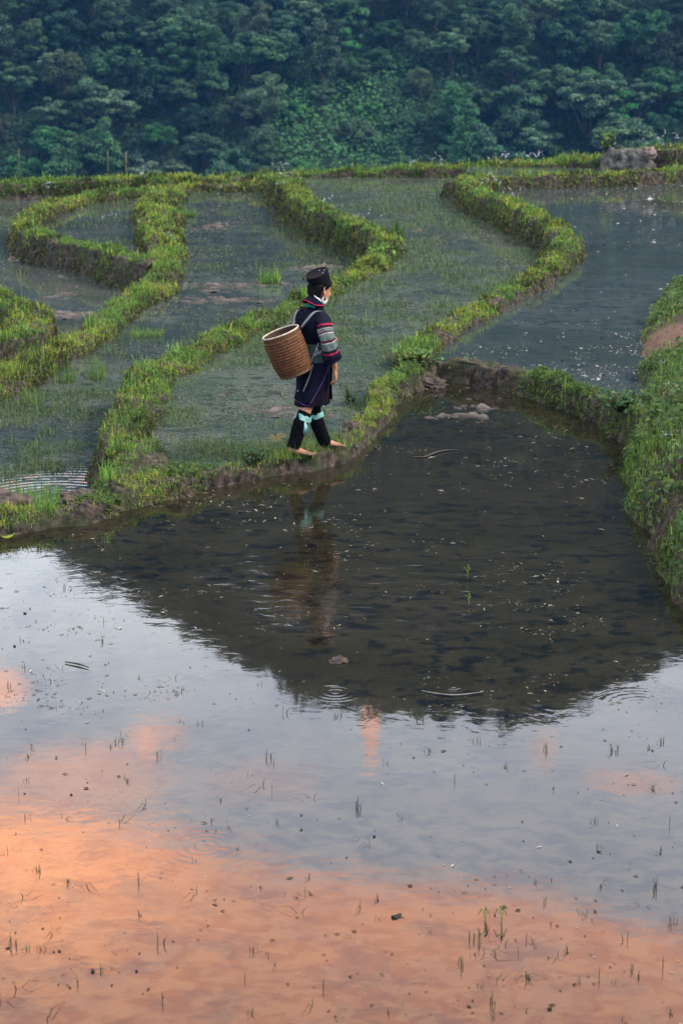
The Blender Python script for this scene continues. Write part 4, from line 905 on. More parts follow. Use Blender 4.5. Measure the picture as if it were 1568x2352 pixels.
def rim_weeds():
    hp = Heap(); n = 260; b = BANK['rim']; fi = rng.uniform(0, b.n-1, n); P = b.surf(fi, rng.uniform(0, 1.2, n))
    k = fbm(P[:, 0]*.8, P[:, 1], 303, 2) > .45; P = P[k]; n = len(P)
    hp.add(*blades(P, rng.gamma(3, .05, n)+.06, .016, pick(np.vstack([GREEN*.7, FRESH*.7, STRAW*.6]), n), .25))
    tag(link('tall_weeds', hp.mesh('tall_weeds'), mats=M_grass), 'thin tall weeds sticking up along the far grassy rim', 'weeds', kind='stuff')
rim_weeds()
leafy(1395, 345, .75, 50, .42, .10, FRESH*.7, .11, 'tall light green leafy weed on the far rim beside the boulder')
# ------------------------------------------------------------------ the woman (local frame: x forward, y to her left, z up)
HEAD_DIR = R(43)
PO = at(721.5, 1032.5, .145) - Vector((0, 0, .010))
woman = empty('person', PO, HEAD_DIR); woman.scale = (.98, .98, .98)
tag(woman, 'woman in dark indigo clothes and tall black hat walking barefoot along the bank', 'person')
def V3(*a): return np.array(a, dtype=float)
def loft_np(rings, closed_u=True, cap=True, uvlen=True):
    """rings (k, n, 3) -> V, quads, tris, uv"""
    Rg = np.asarray(rings, dtype=float); k, n, _ = Rg.shape
    V = Rg.reshape(-1, 3); i, j = np.meshgrid(np.arange(n), np.arange(k-1)); a = (j*n+i).ravel(); b = (j*n+(i+1) % n).ravel()
    q = np.stack([a, b, b+n, a+n], 1); t = None
    uv = np.stack(np.meshgrid(np.arange(n)/n, np.arange(k)/(k-1)), -1).reshape(-1, 2)
    if cap:
        V = np.vstack([V, Rg[0].mean(0)[None], Rg[-1].mean(0)[None]]); e = np.arange(n); f = (e+1) % n
        t = np.vstack([np.stack([f, e, np.full(n, k*n)], 1), np.stack([(k-1)*n+e, (k-1)*n+f, np.full(n, k*n+1)], 1)])
        uv = np.vstack([uv, [[.5, 0], [.5, 1]]])
    return V, q, t, uv
def ring(c, u, v, n=28, pw=2.0):
    th = np.linspace(0, 2*math.pi, n, endpoint=False); ct, st = np.cos(th), np.sin(th)
    if pw != 2: ct, st = np.sign(ct)*np.abs(ct)**(2/pw), np.sign(st)*np.abs(st)**(2/pw)
    return np.asarray(c)[None] + ct[:, None]*np.asarray(u)[None] + st[:, None]*np.asarray(v)[None]
def hsec(rows, n=28, sub=4, pw=2.0, mod=None):
    """horizontal elliptical sections rows (z, f, l, rf, rl), smoothly interpolated"""
    rows = np.asarray(rows, dtype=float); Q = []
    P = np.vstack([2*rows[0]-rows[1], rows, 2*rows[-1]-rows[-2]])
    for i in range(1, len(P)-2):
        for t in np.linspace(0, 1, sub, endpoint=False):
            p0, p1, p2, p3 = P[i-1], P[i], P[i+1], P[i+2]; Q.append(.5*((2*p1)+(-p0+p2)*t+(2*p0-5*p1+4*p2-p3)*t*t+(-p0+3*p1-3*p2+p3)*t**3))
    Q.append(P[-2]); out = []
    for z, f, l, rf, rl in Q:
        r = ring((f, l, z), (max(rf, .002), 0, 0), (0, max(rl, .002), 0), n, pw); out.append(r if mod is None else mod(r, z, f, l))
    return out
def limb(P, rad, n=16, sub=5, flat=None, nrm=None):
    """tapered limb along points P with radii; flat scales the second axis, nrm gives its direction"""
    P = np.asarray(P, dtype=float); rad = np.asarray(rad, dtype=float); fl = np.ones(len(P)) if flat is None else np.asarray(flat, dtype=float)
    A = np.hstack([P, rad[:, None], fl[:, None]]); Pp = np.vstack([2*A[0]-A[1], A, 2*A[-1]-A[-2]]); Q = []
    for i in range(1, len(Pp)-2):
        for t in np.linspace(0, 1, sub, endpoint=False):
            p0, p1, p2, p3 = Pp[i-1], Pp[i], Pp[i+1], Pp[i+2]; Q.append(.5*((2*p1)+(-p0+p2)*t+(2*p0-5*p1+4*p2-p3)*t*t+(-p0+3*p1-3*p2+p3)*t**3))
    Q.append(Pp[-2]); Q = np.array(Q); T = np.gradient(Q[:, :3], axis=0); T /= np.linalg.norm(T, axis=1)[:, None]+1e-9
    ref = np.asarray(nrm if nrm is not None else (1, 0, 0.01), dtype=float)
    out = []
    for q, t in zip(Q, T):
        u = ref - t*np.dot(ref, t); u /= np.linalg.norm(u); v = np.cross(t, u); out.append(ring(q[:3], u*q[3]*q[4], v*q[3], n))
    return out
def ball(c, r, n=16):
    z = np.linspace(-1, 1, 9); out = []
    for a in z:
        s = math.sqrt(max(0, 1-min(a*a, .98))); out.append(ring((c[0], c[1], c[2]+a*r[2]), (r[0]*s, 0, 0), (0, r[1]*s, 0), n))
    return out
class Body:
    def __init__(s): s.V, s.q, s.t, s.uv, s.n = [], [], [], [], 0
    def add(s, rings, cap=True):
        V, q, t, uv = loft_np(rings, cap=cap); s.V.append(V); s.q.append(q+s.n); s.uv.append(uv)
        if t is not None: s.t.append(t+s.n)
        s.n += len(V)
    def mesh(s, name, smooth=True): return np_mesh(name, np.vstack(s.V), np.vstack(s.q), np.vstack(s.t) if s.t else None, None, smooth, np.vstack(s.uv))
# -- body
HC = V3(.080, 0, 1.385); HY = R(6); HP = R(9)                      # head centre (between the ears), turned a little and bowed
RH = np.array(Matrix.Rotation(HY, 3, 'Z') @ Matrix.Rotation(HP, 3, 'Y'))
def head(P): return HC + np.asarray(P) @ RH.T
HEADS = [(-.118, .050, 0, .018, .016), (-.110, .050, 0, .034, .030), (-.090, .040, 0, .052, .046), (-.060, .022, 0, .074, .060), (-.025, .006, 0, .090, .067), (.010, .0, 0, .096, .071), (.045, -.004, 0, .097, .073), (.080, -.010, 0, .090, .068), (.108, -.014, 0, .070, .054), (.126, -.016, 0, .035, .028)]
B = Body()
B.add([head(r) for r in hsec(HEADS, 32)])
for rr, c in (((.012, .011, .016), (.103, 0, -.022)), ((.010, .008, .024), (.096, 0, .000)), ((.010, .020, .006), (.088, 0, -.056)), ((.010, .017, .006), (.086, 0, -.069)), ((.012, .018, .014), (.078, 0, -.098)), ((.014, .045, .010), (.082, 0, .028))):
    B.add([head(r) for r in ball(c, rr)])
for sd in (-1, 1):
    B.add([head(r) for r in ball((.060, sd*.038, -.028), (.030, .022, .024))])        # cheek
    B.add([head(r) for r in ball((-.034, sd*.071, -.008), (.013, .008, .030))])       # ear bowl
    th = np.linspace(R(-60), R(250), 12); P = np.stack([-.036+.019*np.cos(th), sd*(.081+.006*np.cos(th+2.6)), -.002+.032*np.sin(th)], 1)
    B.add([head(r) for r in limb(P, [.0055]*12, 8, 2, nrm=(0, 1, 0))])                # ear rim
    B.add([head(r) for r in ball((-.030, sd*.077, -.040), (.009, .006, .012))])       # lobe
B.add(limb([(.02, 0, 1.18), (.040, 0, 1.25), (.062, 0, 1.31), (.075, 0, 1.36)], [.058, .048, .044, .046], 20))
B.add(hsec([(.66, .0, 0, .07, .10), (.72, .0, 0, .098, .135), (.80, .012, 0, .095, .128), (.90, .012, 0, .085, .115), (1.0, -.005, 0, .088, .118), (1.1, -.02, 0, .092, .130), (1.17, -.02, 0, .08, .135), (1.215, .0, 0, .055, .10), (1.25, .03, 0, .04, .05)], 28))
SHR, ELR, WRR = V3(-.02, -.135, 1.175), V3(-.035, -.205, .985), V3(.058, -.205, .735)
SHL, ELL, WRL = V3(-.02, .135, 1.175), V3(.02, .20, .985), V3(.19, .10, .93)
B.add(limb([SHR, (SHR+ELR)/2, ELR, (ELR+WRR)/2+V3(.004, -.004, 0), WRR], [.046, .040, .034, .032, .023], 18, nrm=(1, 0, 0)))
B.add(limb([SHL, (SHL+ELL)/2, ELL, (ELL+WRL)/2, WRL], [.050, .042, .036, .033, .024], 18))
def hand(W, d, n, s, curl):
    """wrist W, finger direction d, palm normal n, thumb side s"""
    d, n, s = [np.asarray(x, dtype=float)/np.linalg.norm(x) for x in (d, n, s)]
    B.add(limb([W-d*.02, W+d*.010, W+d*.040, W+d*.075, W+d*.088], [.025, .027, .036, .038, .030], 16, nrm=n, flat=[.85, .7, .48, .42, .4]))
    for k, (o, L) in enumerate(((.027, .068), (.009, .076), (-.009, .071), (-.026, .056))):
        p = W + d*.080 + s*o; a = curl*(.75+.18*k); pts = [p-d*.02, p]; ang = 0
        for frac in (.42, .32, .26):
            ang += a*frac*1.3; p = p + (d*math.cos(ang)+n*math.sin(ang))*L*frac; pts.append(p)
        B.add(limb(pts, [.0098, .0096, .0088, .0080, .0062], 10, 4, nrm=s))
    b = W + d*.022 + s*.022
    B.add(limb([b, b+s*.016+d*.022+n*.006, b+s*.024+d*.046+n*.014, b+s*.022+d*.068+n*.020], [.014, .0125, .0105, .0075], 10, 4, nrm=n))
hand(WRR, (.10, .02, -1), (-.62, .75, 0), (.78, .60, 0), .80)
hand(WRL, (.8, -.5, .1), (-.3, -.5, -.8), (.3, -.2, .9), 1.6)
HPR, KNR, ANR = V3(.0, -.075, .72), V3(-.115, -.035, .405), V3(-.238, -.005, .085)
HPL, KNL, ANL = V3(.0, .075, .72), V3(.045, .060, .365), V3(.140, .030, .075)
B.add(limb([HPR, (HPR+KNR)/2, KNR, KNR*.62+ANR*.38+V3(-.014, 0, 0), ANR, ANR+V3(0, 0, -.045)], [.062, .062, .052, .052, .034, .034], 20))
B.add(limb([HPL, (HPL+KNL)/2, KNL, KNL*.62+ANL*.38+V3(-.014, 0, 0), ANL, ANL+V3(0, 0, -.045)], [.062, .062, .052, .052, .034, .034], 20))
def foot(A, ang, z0=0.0):
    d = V3(math.cos(ang), math.sin(ang), 0); s = V3(-math.sin(ang), math.cos(ang), 0); g = V3(A[0], A[1], z0)
    B.add(limb([g-d*.052+V3(0, 0, .030), g-d*.035+V3(0, 0, .032), g+V3(0, 0, .040), g+d*.05+V3(0, 0, .034), g+d*.10+V3(0, 0, .022), g+d*.145+V3(0, 0, .016), g+d*.158+V3(0, 0, .014)], [.016, .030, .036, .038, .042, .040, .026], 18, nrm=(0, 0, 1), flat=[1, 1.0, 1.05, .85, .52, .38, .4]))
    for k, (o, L, r) in enumerate(((.030, .050, .0125), (.011, .046, .0095), (-.005, .040, .009), (-.019, .033, .0085), (-.031, .026, .008))):
        o = o if A is ANR else -o
        p = g + d*(.142-.006*k) + s*o; B.add(limb([p+V3(0, 0, .014), p+d*L*.6+V3(0, 0, .014), p+d*L+V3(0, 0, .010)], [r, r, r*.75], 10, 3, nrm=(0, 0, 1)))
foot(ANR, R(-58)); foot(ANL, R(-38), .005)
me0 = B.mesh('body_source', False)
tmp = bpy.data.objects.new('body_source', me0); COL.objects.link(tmp)
md = tmp.modifiers.new('r', 'REMESH'); md.mode = 'VOXEL'; md.voxel_size = .0036; md.use_smooth_shade = True
ms = tmp.modifiers.new('s', 'SMOOTH'); ms.factor = .5; ms.iterations = 2
dg = bpy.context.evaluated_depsgraph_get(); bme = bpy.data.meshes.new_from_object(tmp.evaluated_get(dg)); bme.name = 'body'
bpy.data.objects.remove(tmp)
m = newmat('skin'); v = objc(); n = nz(v, 26, 4)
sc_ = mixc(ramp(n, .35, .65), (.34, .155, .082), (.44, .215, .125)); sc_ = mixc(ramp(sepxyz(v)[2] + (nz(v, 40, 4)-.5)*.06, .015, .055, .85, 0.0), sc_, (.085, .058, .040))
finish(m, sc_, .5, bump(nz(v, 160, 2), .25, .001), spec=.35); M_skin = m
link('body', bme, woman, M_skin)
# -- cloth materials
def cloth(name, a, b, scale=60, bumpd=.0015, rough=.85):
    m = newmat(name); v = objc(); n = nz(v, scale*.25, 4); w = nz(v, 420, 2); f = nz(v, 16, 4, .6, 1.0)
    return finish(m, mixc(ramp(n, .35, .65), a, b), rough, bump(f, .8, .02, bump(w, .5, bumpd)), spec=.06)
M_indigo = cloth('indigo_cloth', (.0035, .0042, .010), (.0075, .0085, .020))
M_black = cloth('black_cloth', (.0020, .0020, .0032), (.0045, .0045, .006))
M_plum = cloth('plum_skirt', (.0055, .0038, .009), (.011, .0065, .014))
M_pink = cloth('pink_trim', (.42, .018, .06), (.55, .03, .09)); M_purple = cloth('purple_trim', (.075, .035, .15), (.11, .06, .2))
M_teal = cloth('turquoise_ribbon', (.16, .36, .33), (.30, .50, .46)); M_white = cloth('white_collar', (.65, .65, .66), (.75, .75, .76)); M_grn = cloth('green_bead_cloth', (.0, .13, .10), (.01, .2, .15))
M_hair = cloth('black_hair', (.004, .004, .005), (.009, .008, .008), rough=.45)
M_cord = cloth('pale_cord', (.22, .20, .17), (.34, .32, .28))
m = newmat('embroidered_sleeve'); u, v, _ = sepxyz(uvc())
def band(lo, hi): return ramp(v, lo, lo+.006, 0, 1)*ramp(v, hi, hi+.006, 1, 0)
pat = ramp(v, .355, .362)*ramp(v, .725, .732, 1, 0)
fv = S.m('FRACT', (v-.36)*8.2)
dash = S.m('GREATER_THAN', S.m('SINE', u*2*math.pi*26), -.1)
c = mixc(pat, (.008, .009, .02), (.012, .012, .02))
fine = S.m('GREATER_THAN', nz(comb(u*260, v*150), 1.0, 1), .53)
c = mixc(pat*S.m('GREATER_THAN', fv, .30)*fine, c, (.36, .37, .33))
c = mixc(pat*dash*S.m('GREATER_THAN', S.m('SINE', v*2*math.pi*32.8), .45), c, (.02, .19, .17))
c = mixc(pat*S.m('LESS_THAN', fv, .24), c, (.085, .008, .03))
c = mixc(pat*S.m('LESS_THAN', S.m('ABSOLUTE', fv-.27), .035), c, (.60, .56, .52))
c = mixc(S.m('MAXIMUM', band(.285, .315), band(.765, .79)), c, (.52, .022, .07))
finish(m, c, .85, bump(fine, .4, .002), spec=.2); M_sleeve = m
m = newmat('batik_sash'); u, v, _ = sepxyz(uvc())
a = S.m('SINE', (u*26+v*7)*2*math.pi); b = S.m('SINE', (u*26-v*7)*2*math.pi)
d1 = S.m('GREATER_THAN', S.m('MAXIMUM', a, b), .90); d2 = S.m('GREATER_THAN', S.m('SINE', u*2*math.pi*110)*S.m('SINE', v*2*math.pi*26), .42)
bz = S.m('LESS_THAN', S.m('ABSOLUTE', v-.05-S.m('PINGPONG', u*44, .5)*.08), .025)
k = S.m('MAXIMUM', S.m('MAXIMUM', d1*.7, d2*S.m('GREATER_THAN', nz(comb(u*40, v*8), 1.0, 2), .45)), bz)
finish(m, mixc(k, (.004, .006, .010), (.13, .20, .20)), .85, spec=.2); M_sash = m
m = newmat('wrapped_hat'); x, y, z = sepxyz(objc()); w = S.m('SINE', z*2*math.pi*75 + nz(objc(), 12, 3)*3)
finish(m, mixc(ramp(w, -.6, .9), (.0030, .0028, .005), (.0065, .0055, .010)), .75, bump(w, .6, .003), spec=.1); M_hat = m
def part(name, rings, mat, cap=True, parent=None, solid=0.0):
    V, q, t, uv = loft_np(rings, cap=cap); o = link(name, np_mesh(name, V, q, t, None, True, uv), parent or woman, mat)
    if solid: s = o.modifiers.new('s', 'SOLIDIFY'); s.thickness = solid; s.offset = 0
    return o
def fold(amp, nfold, ph, z0, z1):
    def f(r, z, fc, lc):
        k = np.clip((z-z0)/(z1-z0), 0, 1); th = np.arctan2(r[:, 1]-lc, r[:, 0]-fc); s = 1 + amp*k*(np.sin(th*nfold+ph+z*9) + .5*np.sin(th*(nfold*1.7)+2*ph))
        r = r.copy(); r[:, 0] = fc+(r[:, 0]-fc)*s; r[:, 1] = lc+(r[:, 1]-lc)*s; return r
    return f
part('jacket', hsec([(.80, .012, 0, .108, .128), (.86, .012, 0, .104, .124), (.93, .006, 0, .100, .122), (1.0, -.008, 0, .104, .128), (1.08, -.024, 0, .110, .140), (1.15, -.024, 0, .100, .150), (1.20, -.008, 0, .074, .122), (1.235, .014, 0, .060, .084), (1.275, .030, 0, .056, .066)], 64, 7, 2.15, fold(.034, 7, 1.0, 1.25, .90)), M_indigo)
slv = limb([SHR+V3(.004, .045, .025), SHR+V3(0, -.012, -.025), (SHR+ELR)/2+V3(0, -.004, 0), ELR+V3(.004, 0, .02), ELR*.55+WRR*.45+V3(0, 0, .01), ELR*.42+WRR*.58], [.050, .062, .064, .064, .066, .071], 32, 9, nrm=(1, 0, 0))
slv = [r + .004*np.stack([np.sin(np.arange(32)*.9+i*.35), np.cos(np.arange(32)*1.1+i*.22), 0*np.arange(32)], 1) for i, r in enumerate(slv)]
part('sleeve', slv, M_sleeve, cap=False, solid=.003)
slv = limb([SHL+V3(.004, -.045, .025), SHL+V3(0, .012, -.025), (SHL+ELL)/2, ELL, ELL*.45+WRL*.55], [.052, .064, .064, .062, .064], 28, 8)
part('sleeve', slv, M_sleeve, cap=False, solid=.003)
cu = limb([ELR*.505+WRR*.495, ELR*.42+WRR*.58+V3(.004, -.002, -.006), ELR*.36+WRR*.64+V3(.006, -.004, -.008)], [.075, .078, .081], 32, 6, nrm=(1, 0, 0))
part('cuff', cu, M_indigo, cap=False, solid=.004)
part('sash', hsec([(.765, .006, 0, .122, .142), (.80, .010, 0, .119, .139), (.87, .012, 0, .112, .132), (.945, .006, 0, .108, .130)], 44, 5, 2.1), M_sash, cap=False, solid=.004)
# skirt with soft pleats
part('skirt', hsec([(.80, .010, 0, .112, .132), (.74, .006, 0, .122, .144), (.65, .0, 0, .134, .140), (.55, -.008, 0, .146, .132), (.47, -.016, 0, .156, .126), (.413, -.022, .0, .166, .124)], 72, 6, 2.0, fold(.040, 9, .6, .78, .42)), M_plum, cap=False, solid=.004)
def panel(name, th0, th1, zt, zb, off, mat, taper=0.0, parent=None, nth=18, nzr=16, solid=.004):
    """curved cloth panel lying on the skirt between two angles; zb(s) gives its lower edge"""
    rows = np.array([(.80, .010, .112, .132), (.74, .006, .122, .144), (.65, .0, .134, .140), (.55, -.008, .146, .132), (.46, -.016, .158, .126), (.30, -.03, .19, .13)])[::-1]
    V = []
    for i in range(nth):
        s = i/(nth-1)
        for j in range(nzr):
            z = zt + (zb(s)-zt)*j/(nzr-1); q0 = th0+taper*j/(nzr-1); th = q0+(th1-q0)*s; f, rf, rl = (np.interp(z, rows[:, 0], rows[:, k]) for k in (1, 2, 3)); o = off + .006*math.sin(7*s+z*18)*j/nzr
            V.append((f+(rf+o)*math.cos(th), (rl+o)*math.sin(th), z))
    i, j = np.meshgrid(np.arange(nth-1), np.arange(nzr-1), indexing='ij'); k = (i*nzr+j).ravel()
    o = link(name, np_mesh(name, V, np.stack([k, k+nzr, k+nzr+1, k+1], 1), smooth=True), parent or woman, mat); s = o.modifiers.new('s', 'SOLIDIFY'); s.thickness = solid; s.offset = 0
    return o, np.array(V).reshape(nth, nzr, 3)
def strip(name, path, r, mat, parent):
    V, q, t = tube_np(np.asarray(path), r, 6); return link(name, np_mesh(name, V, q, t, smooth=True), parent, mat)
tailp, G = panel('back_flap', R(285), R(142), .79, lambda s: .425 + .06*s, .012, M_indigo, R(-62))
strip('flap_trim', np.vstack([G[0, ::2], G[::2, -1]])+V3(-.001, -.002, 0), .0028, M_purple, tailp)
strip('flap_trim', np.vstack([G[-1, :, :]])+V3(-.002, .002, 0), .0025, M_cord, tailp)
panel('front_apron', R(-42), R(40), .79, lambda s: .44, .020, M_black)
# leg wraps with ribbons
for K, A, nm in ((KNR, ANR, 0), (KNL, ANL, 1)):
    d = (A-K)/np.linalg.norm(A-K); top = K + d*(.045 if nm == 0 else .012); bot = A + d*(.024 if nm == 0 else .050)
    if nm: part('legging', limb([K+V3(-.01, 0, .09), K+V3(0, 0, .03), K+d*.03], [.066, .060, .057], 24, 4), M_black, cap=False, solid=.004)
    pts = [top, top*.8+bot*.2+V3(-.010, 0, 0), top*.55+bot*.45+V3(-.013, 0, 0), top*.25+bot*.75+V3(-.004, 0, 0), bot]
    rg = limb(pts, [.057, .060, .060, .055, .057], 28, 6)
    rg = [r + .0022*np.sin(np.arange(28)[:, None]*.9+i*.8)*np.array([[1, 1, 0]]) for i, r in enumerate(rg)]
    w = part('leg_wrap', rg, M_black, cap=False, solid=.005)
    b0, b1 = (.030, .078) if nm == 0 else (.035, .082)
    part('ribbon', limb([top+d*b0, top+d*(b0+b1)/2+V3(-.002, 0, 0), top+d*b1+V3(-.004, 0, 0)], [.0635, .0665, .0665], 28, 5), M_teal, cap=False, parent=w, solid=.004)
    if nm == 0:
        s0 = top+d*.075+V3(-.025, -.062, 0)
        for dx, dz in ((-.020, -.10), (.002, -.115), (.016, -.105), (.030, -.075)): strip('ribbon_end', [s0, s0+V3(dx*.5, -.006, dz*.5), s0+V3(dx, -.004, dz)], [.005, .006, .0045], M_teal, w)
        strip('ribbon_end', [top+d*.07+V3(.05, -.03, 0), top+d*.10+V3(.075, -.02, 0), top+d*.07+V3(.10, .0, .02)], [.010, .012, .008], M_teal, w)
# collar, inner collar, beads
IN = np.array([(.080, -.036, 1.292), (.066, -.048, 1.306), (.044, -.054, 1.322), (.014, -.050, 1.342), (-.002, -.028, 1.356), (-.006, 0, 1.360), (-.002, .028, 1.356), (.014, .050, 1.342), (.044, .054, 1.322), (.066, .048, 1.306), (.080, .036, 1.292)])
OU = np.array([(.060, -.066, 1.272), (.034, -.088, 1.270), (-.010, -.104, 1.272), (-.074, -.108, 1.282), (-.086, -.06, 1.298), (-.086, -.01, 1.312), (-.085, .035, 1.312), (-.065, .075, 1.294), (-.010, .100, 1.272), (.034, .085, 1.270), (.060, .062, 1.272)])
def strip_sheet(A, Bq, n=5, bulge=.008):
    a, _ = catmull(A, 44) if False else (np.stack([np.interp(np.linspace(0, len(A)-1, 44), np.arange(len(A)), A[:, k]) for k in range(3)], 1), 0); b = np.stack([np.interp(np.linspace(0, len(Bq)-1, 44), np.arange(len(Bq)), Bq[:, k]) for k in range(3)], 1)
    V = np.stack([a*(1-s)+b*s+V3(0, 0, bulge*math.sin(s*math.pi)) for s in np.linspace(0, 1, n)], 1); i, j = np.meshgrid(np.arange(43), np.arange(n-1), indexing='ij'); k = (i*n+j).ravel()
    return V.reshape(-1, 3), np.stack([k, k+n, k+n+1, k+1], 1), V
V, q, G = strip_sheet(IN, OU); col_ = link('collar', np_mesh('collar', V, q, smooth=True), woman, M_indigo); s = col_.modifiers.new('s', 'SOLIDIFY'); s.thickness = .005
strip('collar_trim', G[:, -1]+V3(0, 0, .002), .0042, M_pink, col_)
strip('neck_beads', [(-.055, -.075, 1.262), (-.068, -.02, 1.268), (-.065, .03, 1.268)], .012, M_grn, woman)
# hair, hat, earrings
HAIR = [(-.080, -.066, 0, .022, .046), (-.060, -.070, 0, .032, .060), (-.030, -.078, 0, .030, .072), (.005, -.080, 0, .030, .0760), (.030, -.070, 0, .042, .0790), (.044, -.036, 0, .076, .0800), (.058, -.018, 0, .088, .0785), (.085, -.006, 0, .084, .072)]
part('hair', [head(r) for r in hsec(HAIR, 40, 4, 2.6)], M_hair)
ax = np.array(Matrix.Rotation(R(-24), 3, 'Y') @ Vector((0, 0, 1))); hb = head((-.018, 0, .062)); hu = np.cross((0, 1, 0), ax); hu /= np.linalg.norm(hu); hv = V3(0, 1, 0)
prof = [(-.046, .094), (-.02, .096), (0, .097), (.025, .098), (.05, .100), (.078, .102), (.092, .103), (.097, .101), (.098, .096), (.092, .090), (.089, .05), (.089, .012)]
hat = part('hat', [ring(hb+ax*z, hu*r, hv*r*.93, 40) for z, r in prof], M_hat)
for a_, r_ in ((.3, .05), (-.5, .07), (-1.2, .06)):
    p = hb+ax*.093+hu*r_*math.cos(a_)+hv*r_*math.sin(a_); V, q, t, _u = loft_np(ball(p, (.0038, .0038, .0035), 8)); link('bead', np_mesh('bead', V, q, t, smooth=True), hat, M_white)
m = newmat('silver'); finish(m, (.62, .64, .66), .35, bump(nz(objc(), 300, 3), .8, .002)); M_silver = m
m.node_tree.nodes['Principled BSDF'].inputs['Metallic'].default_value = .7
for sd in (-1, 1):
    th = np.linspace(R(125), R(415), 26); c = V3(-.030, sd*.084, -.074); r = .0275
    P = np.stack([c[0]+r*np.cos(th), c[1]+0*th, c[2]+r*np.sin(th)], 1); w = .003+.0115*np.clip(np.sin((th-R(125))/R(290)*math.pi), 0, 1)
    part('earring', [head(q) for q in limb(P, w, 12, 2, nrm=(0, 1, 0), flat=[.32]*26)], M_silver)

# ------------------------------------------------------------------ the pack basket on her back (world-aligned frame at its centre)
GA = np.array(Vector((-.345, -.045, .94)).normalized()); GU = np.cross((0, 1, 0), GA); GU /= np.linalg.norm(GU); GV = np.cross(GA, GU)
cosH, sinH = math.cos(HEAD_DIR), math.sin(HEAD_DIR)
def w2l(p): x, y, z = p; return V3(x*cosH+y*sinH, -x*sinH+y*cosH, z)
def l2w(p): f, l, z = p; return V3(f*cosH-l*sinH, f*sinH+l*cosH, z)
bc = V3(-.213, -.185, .887)                                   # basket centre relative to the woman's base
bk = empty('basket', Vector(PO)+Vector(bc)*.98); bk.scale = (.98, .98, .98); tag(bk, 'tall woven brown bamboo basket carried on the back of the walking woman', 'basket')
HB = .385
def brad(t): return float(np.interp(t, [0, .05, .2, .45, .7, .9, 1.0], [.124, .135, .151, .162, .163, .158, .156]))
m = newmat('woven_bamboo'); u, v, _ = sepxyz(uvc())
n = nz(comb(u*34, v*5), 1.0, 4); n2_ = nz(comb(u*240, v*46), 1.0, 2); cd = mixc(ramp(n, .32, .68), (.046, .015, .0062), (.125, .046, .0175))
cd = mixc(ramp(n2_, .50, .66)*.8, cd, (.26, .118, .050)); cd = mixc(ramp(n2_, .46, .34)*.75, cd, (.022, .008, .004))
finish(m, cd, .5, bump(nz(comb(u*300, v*60), 1.0, 2), .5, .002), spec=.2); M_weave = m
M_rim = noisy('pale_rim', (.40, .30, .20), (.58, .48, .37), 30, .5); M_inner = noisy('inner_weave', (.035, .016, .010), (.085, .042, .025), 60, .7, .004)
M_basering = noisy('base_ring', (.05, .022, .010), (.30, .19, .09), 70, .5, .004, lo=.45, hi=.55)
def bring(t, dr=0.0, n=200, wob=None):
    r = brad(t)+dr; th = np.linspace(0, 2*math.pi, n, endpoint=False); rr = r + (0 if wob is None else wob(th))
    return (GA*(t-.5)*HB)[None] + (np.cos(th)*rr)[:, None]*GU + (np.sin(th)*rr)[:, None]*GV
rows = 150; rings = []
for i in range(rows):
    t = .03 + .85*i/(rows-1); k = i/(rows-1)*38
    coil = .0050*abs(math.sin(math.pi*i/(rows-1)*13))
    rings.append(bring(t, 0, 240, lambda th: coil + .0034*np.sin(k*math.pi)*np.sin(th*48 + (math.floor(k) % 2)*math.pi)))
def bpart(name, rings, mat, cap=False, solid=0): return part(name, rings, mat, cap, bk, solid)
bpart('woven_wall', rings, M_weave)
bpart('splint_band', [bring(t, .003, 240, lambda th: .0018*np.sign(np.sin(th*60))) for t in np.linspace(.87, .985, 14)], M_weave)
bpart('binding', [(GA*((.872-.5)*HB))[None]+x for x in [np.zeros((1, 3))]] and [bring(.862+.012*(1-math.cos(a))/1.0*.5, .003+.004*math.sin(a), 120) for a in np.linspace(0, math.pi, 7)], M_basering)
th = np.linspace(0, 2*math.pi, 12, endpoint=False)
bpart('rim', [bring(.99+.018*math.cos(a), .002+.0062*math.sin(a), 160) for a in np.linspace(0, 2*math.pi, 13)], M_rim)
bpart('inner_wall', [bring(t, -.010, 120, lambda q: .0015*np.sign(np.sin(q*50))) for t in np.linspace(.985, .06, 30)] + [bring(.055, -.09, 120), bring(.055, -.13, 120)], M_inner)
bpart('base', [bring(.0, -.13, 120), bring(0, -.02, 120), bring(.0, .002, 120), bring(.02, .006, 120, lambda q: .003*np.sin(q*44)), bring(.045, .006, 120, lambda q: -.003*np.sin(q*44)), bring(.055, .001, 120)], M_basering)
m = newmat('woven_strap'); u, v, _ = sepxyz(uvc()); k = S.m('GREATER_THAN', nz(comb(u*26, v*150), 1.0, 1), .5)
finish(m, mixc(k, (.06, .068, .075), (.30, .32, .33)), .8, spec=.2); M_strap = m
def ribbon(name, P, w, mat, parent, wdir, thick=.004):
    """flat band along P (basket frame); wdir gives the width direction at each point"""
    P = np.asarray(P, dtype=float); n = 40; D = np.stack([np.interp(np.linspace(0, len(P)-1, n), np.arange(len(P)), P[:, k]) for k in range(3)], 1)
    for _ in range(6): D[1:-1] = (D[:-2]+2*D[1:-1]+D[2:])/4
    Wd = np.stack([np.interp(np.linspace(0, len(P)-1, n), np.arange(len(P)), np.asarray(wdir, dtype=float)[:, k]) for k in range(3)], 1); Wd /= np.linalg.norm(Wd, axis=1)[:, None]
    V = np.stack([D-Wd*w/2, D+Wd*w/2], 1).reshape(-1, 3); k = np.arange(n-1)*2; uv = np.stack([np.tile([0, 1], n), np.repeat(np.arange(n)/n, 2)], 1)
    o = link(name, np_mesh(name, V, np.stack([k, k+1, k+3, k+2], 1), None, None, True, uv), parent, mat); s = o.modifiers.new('s', 'SOLIDIFY'); s.thickness = thick; s.offset = 0
    return o
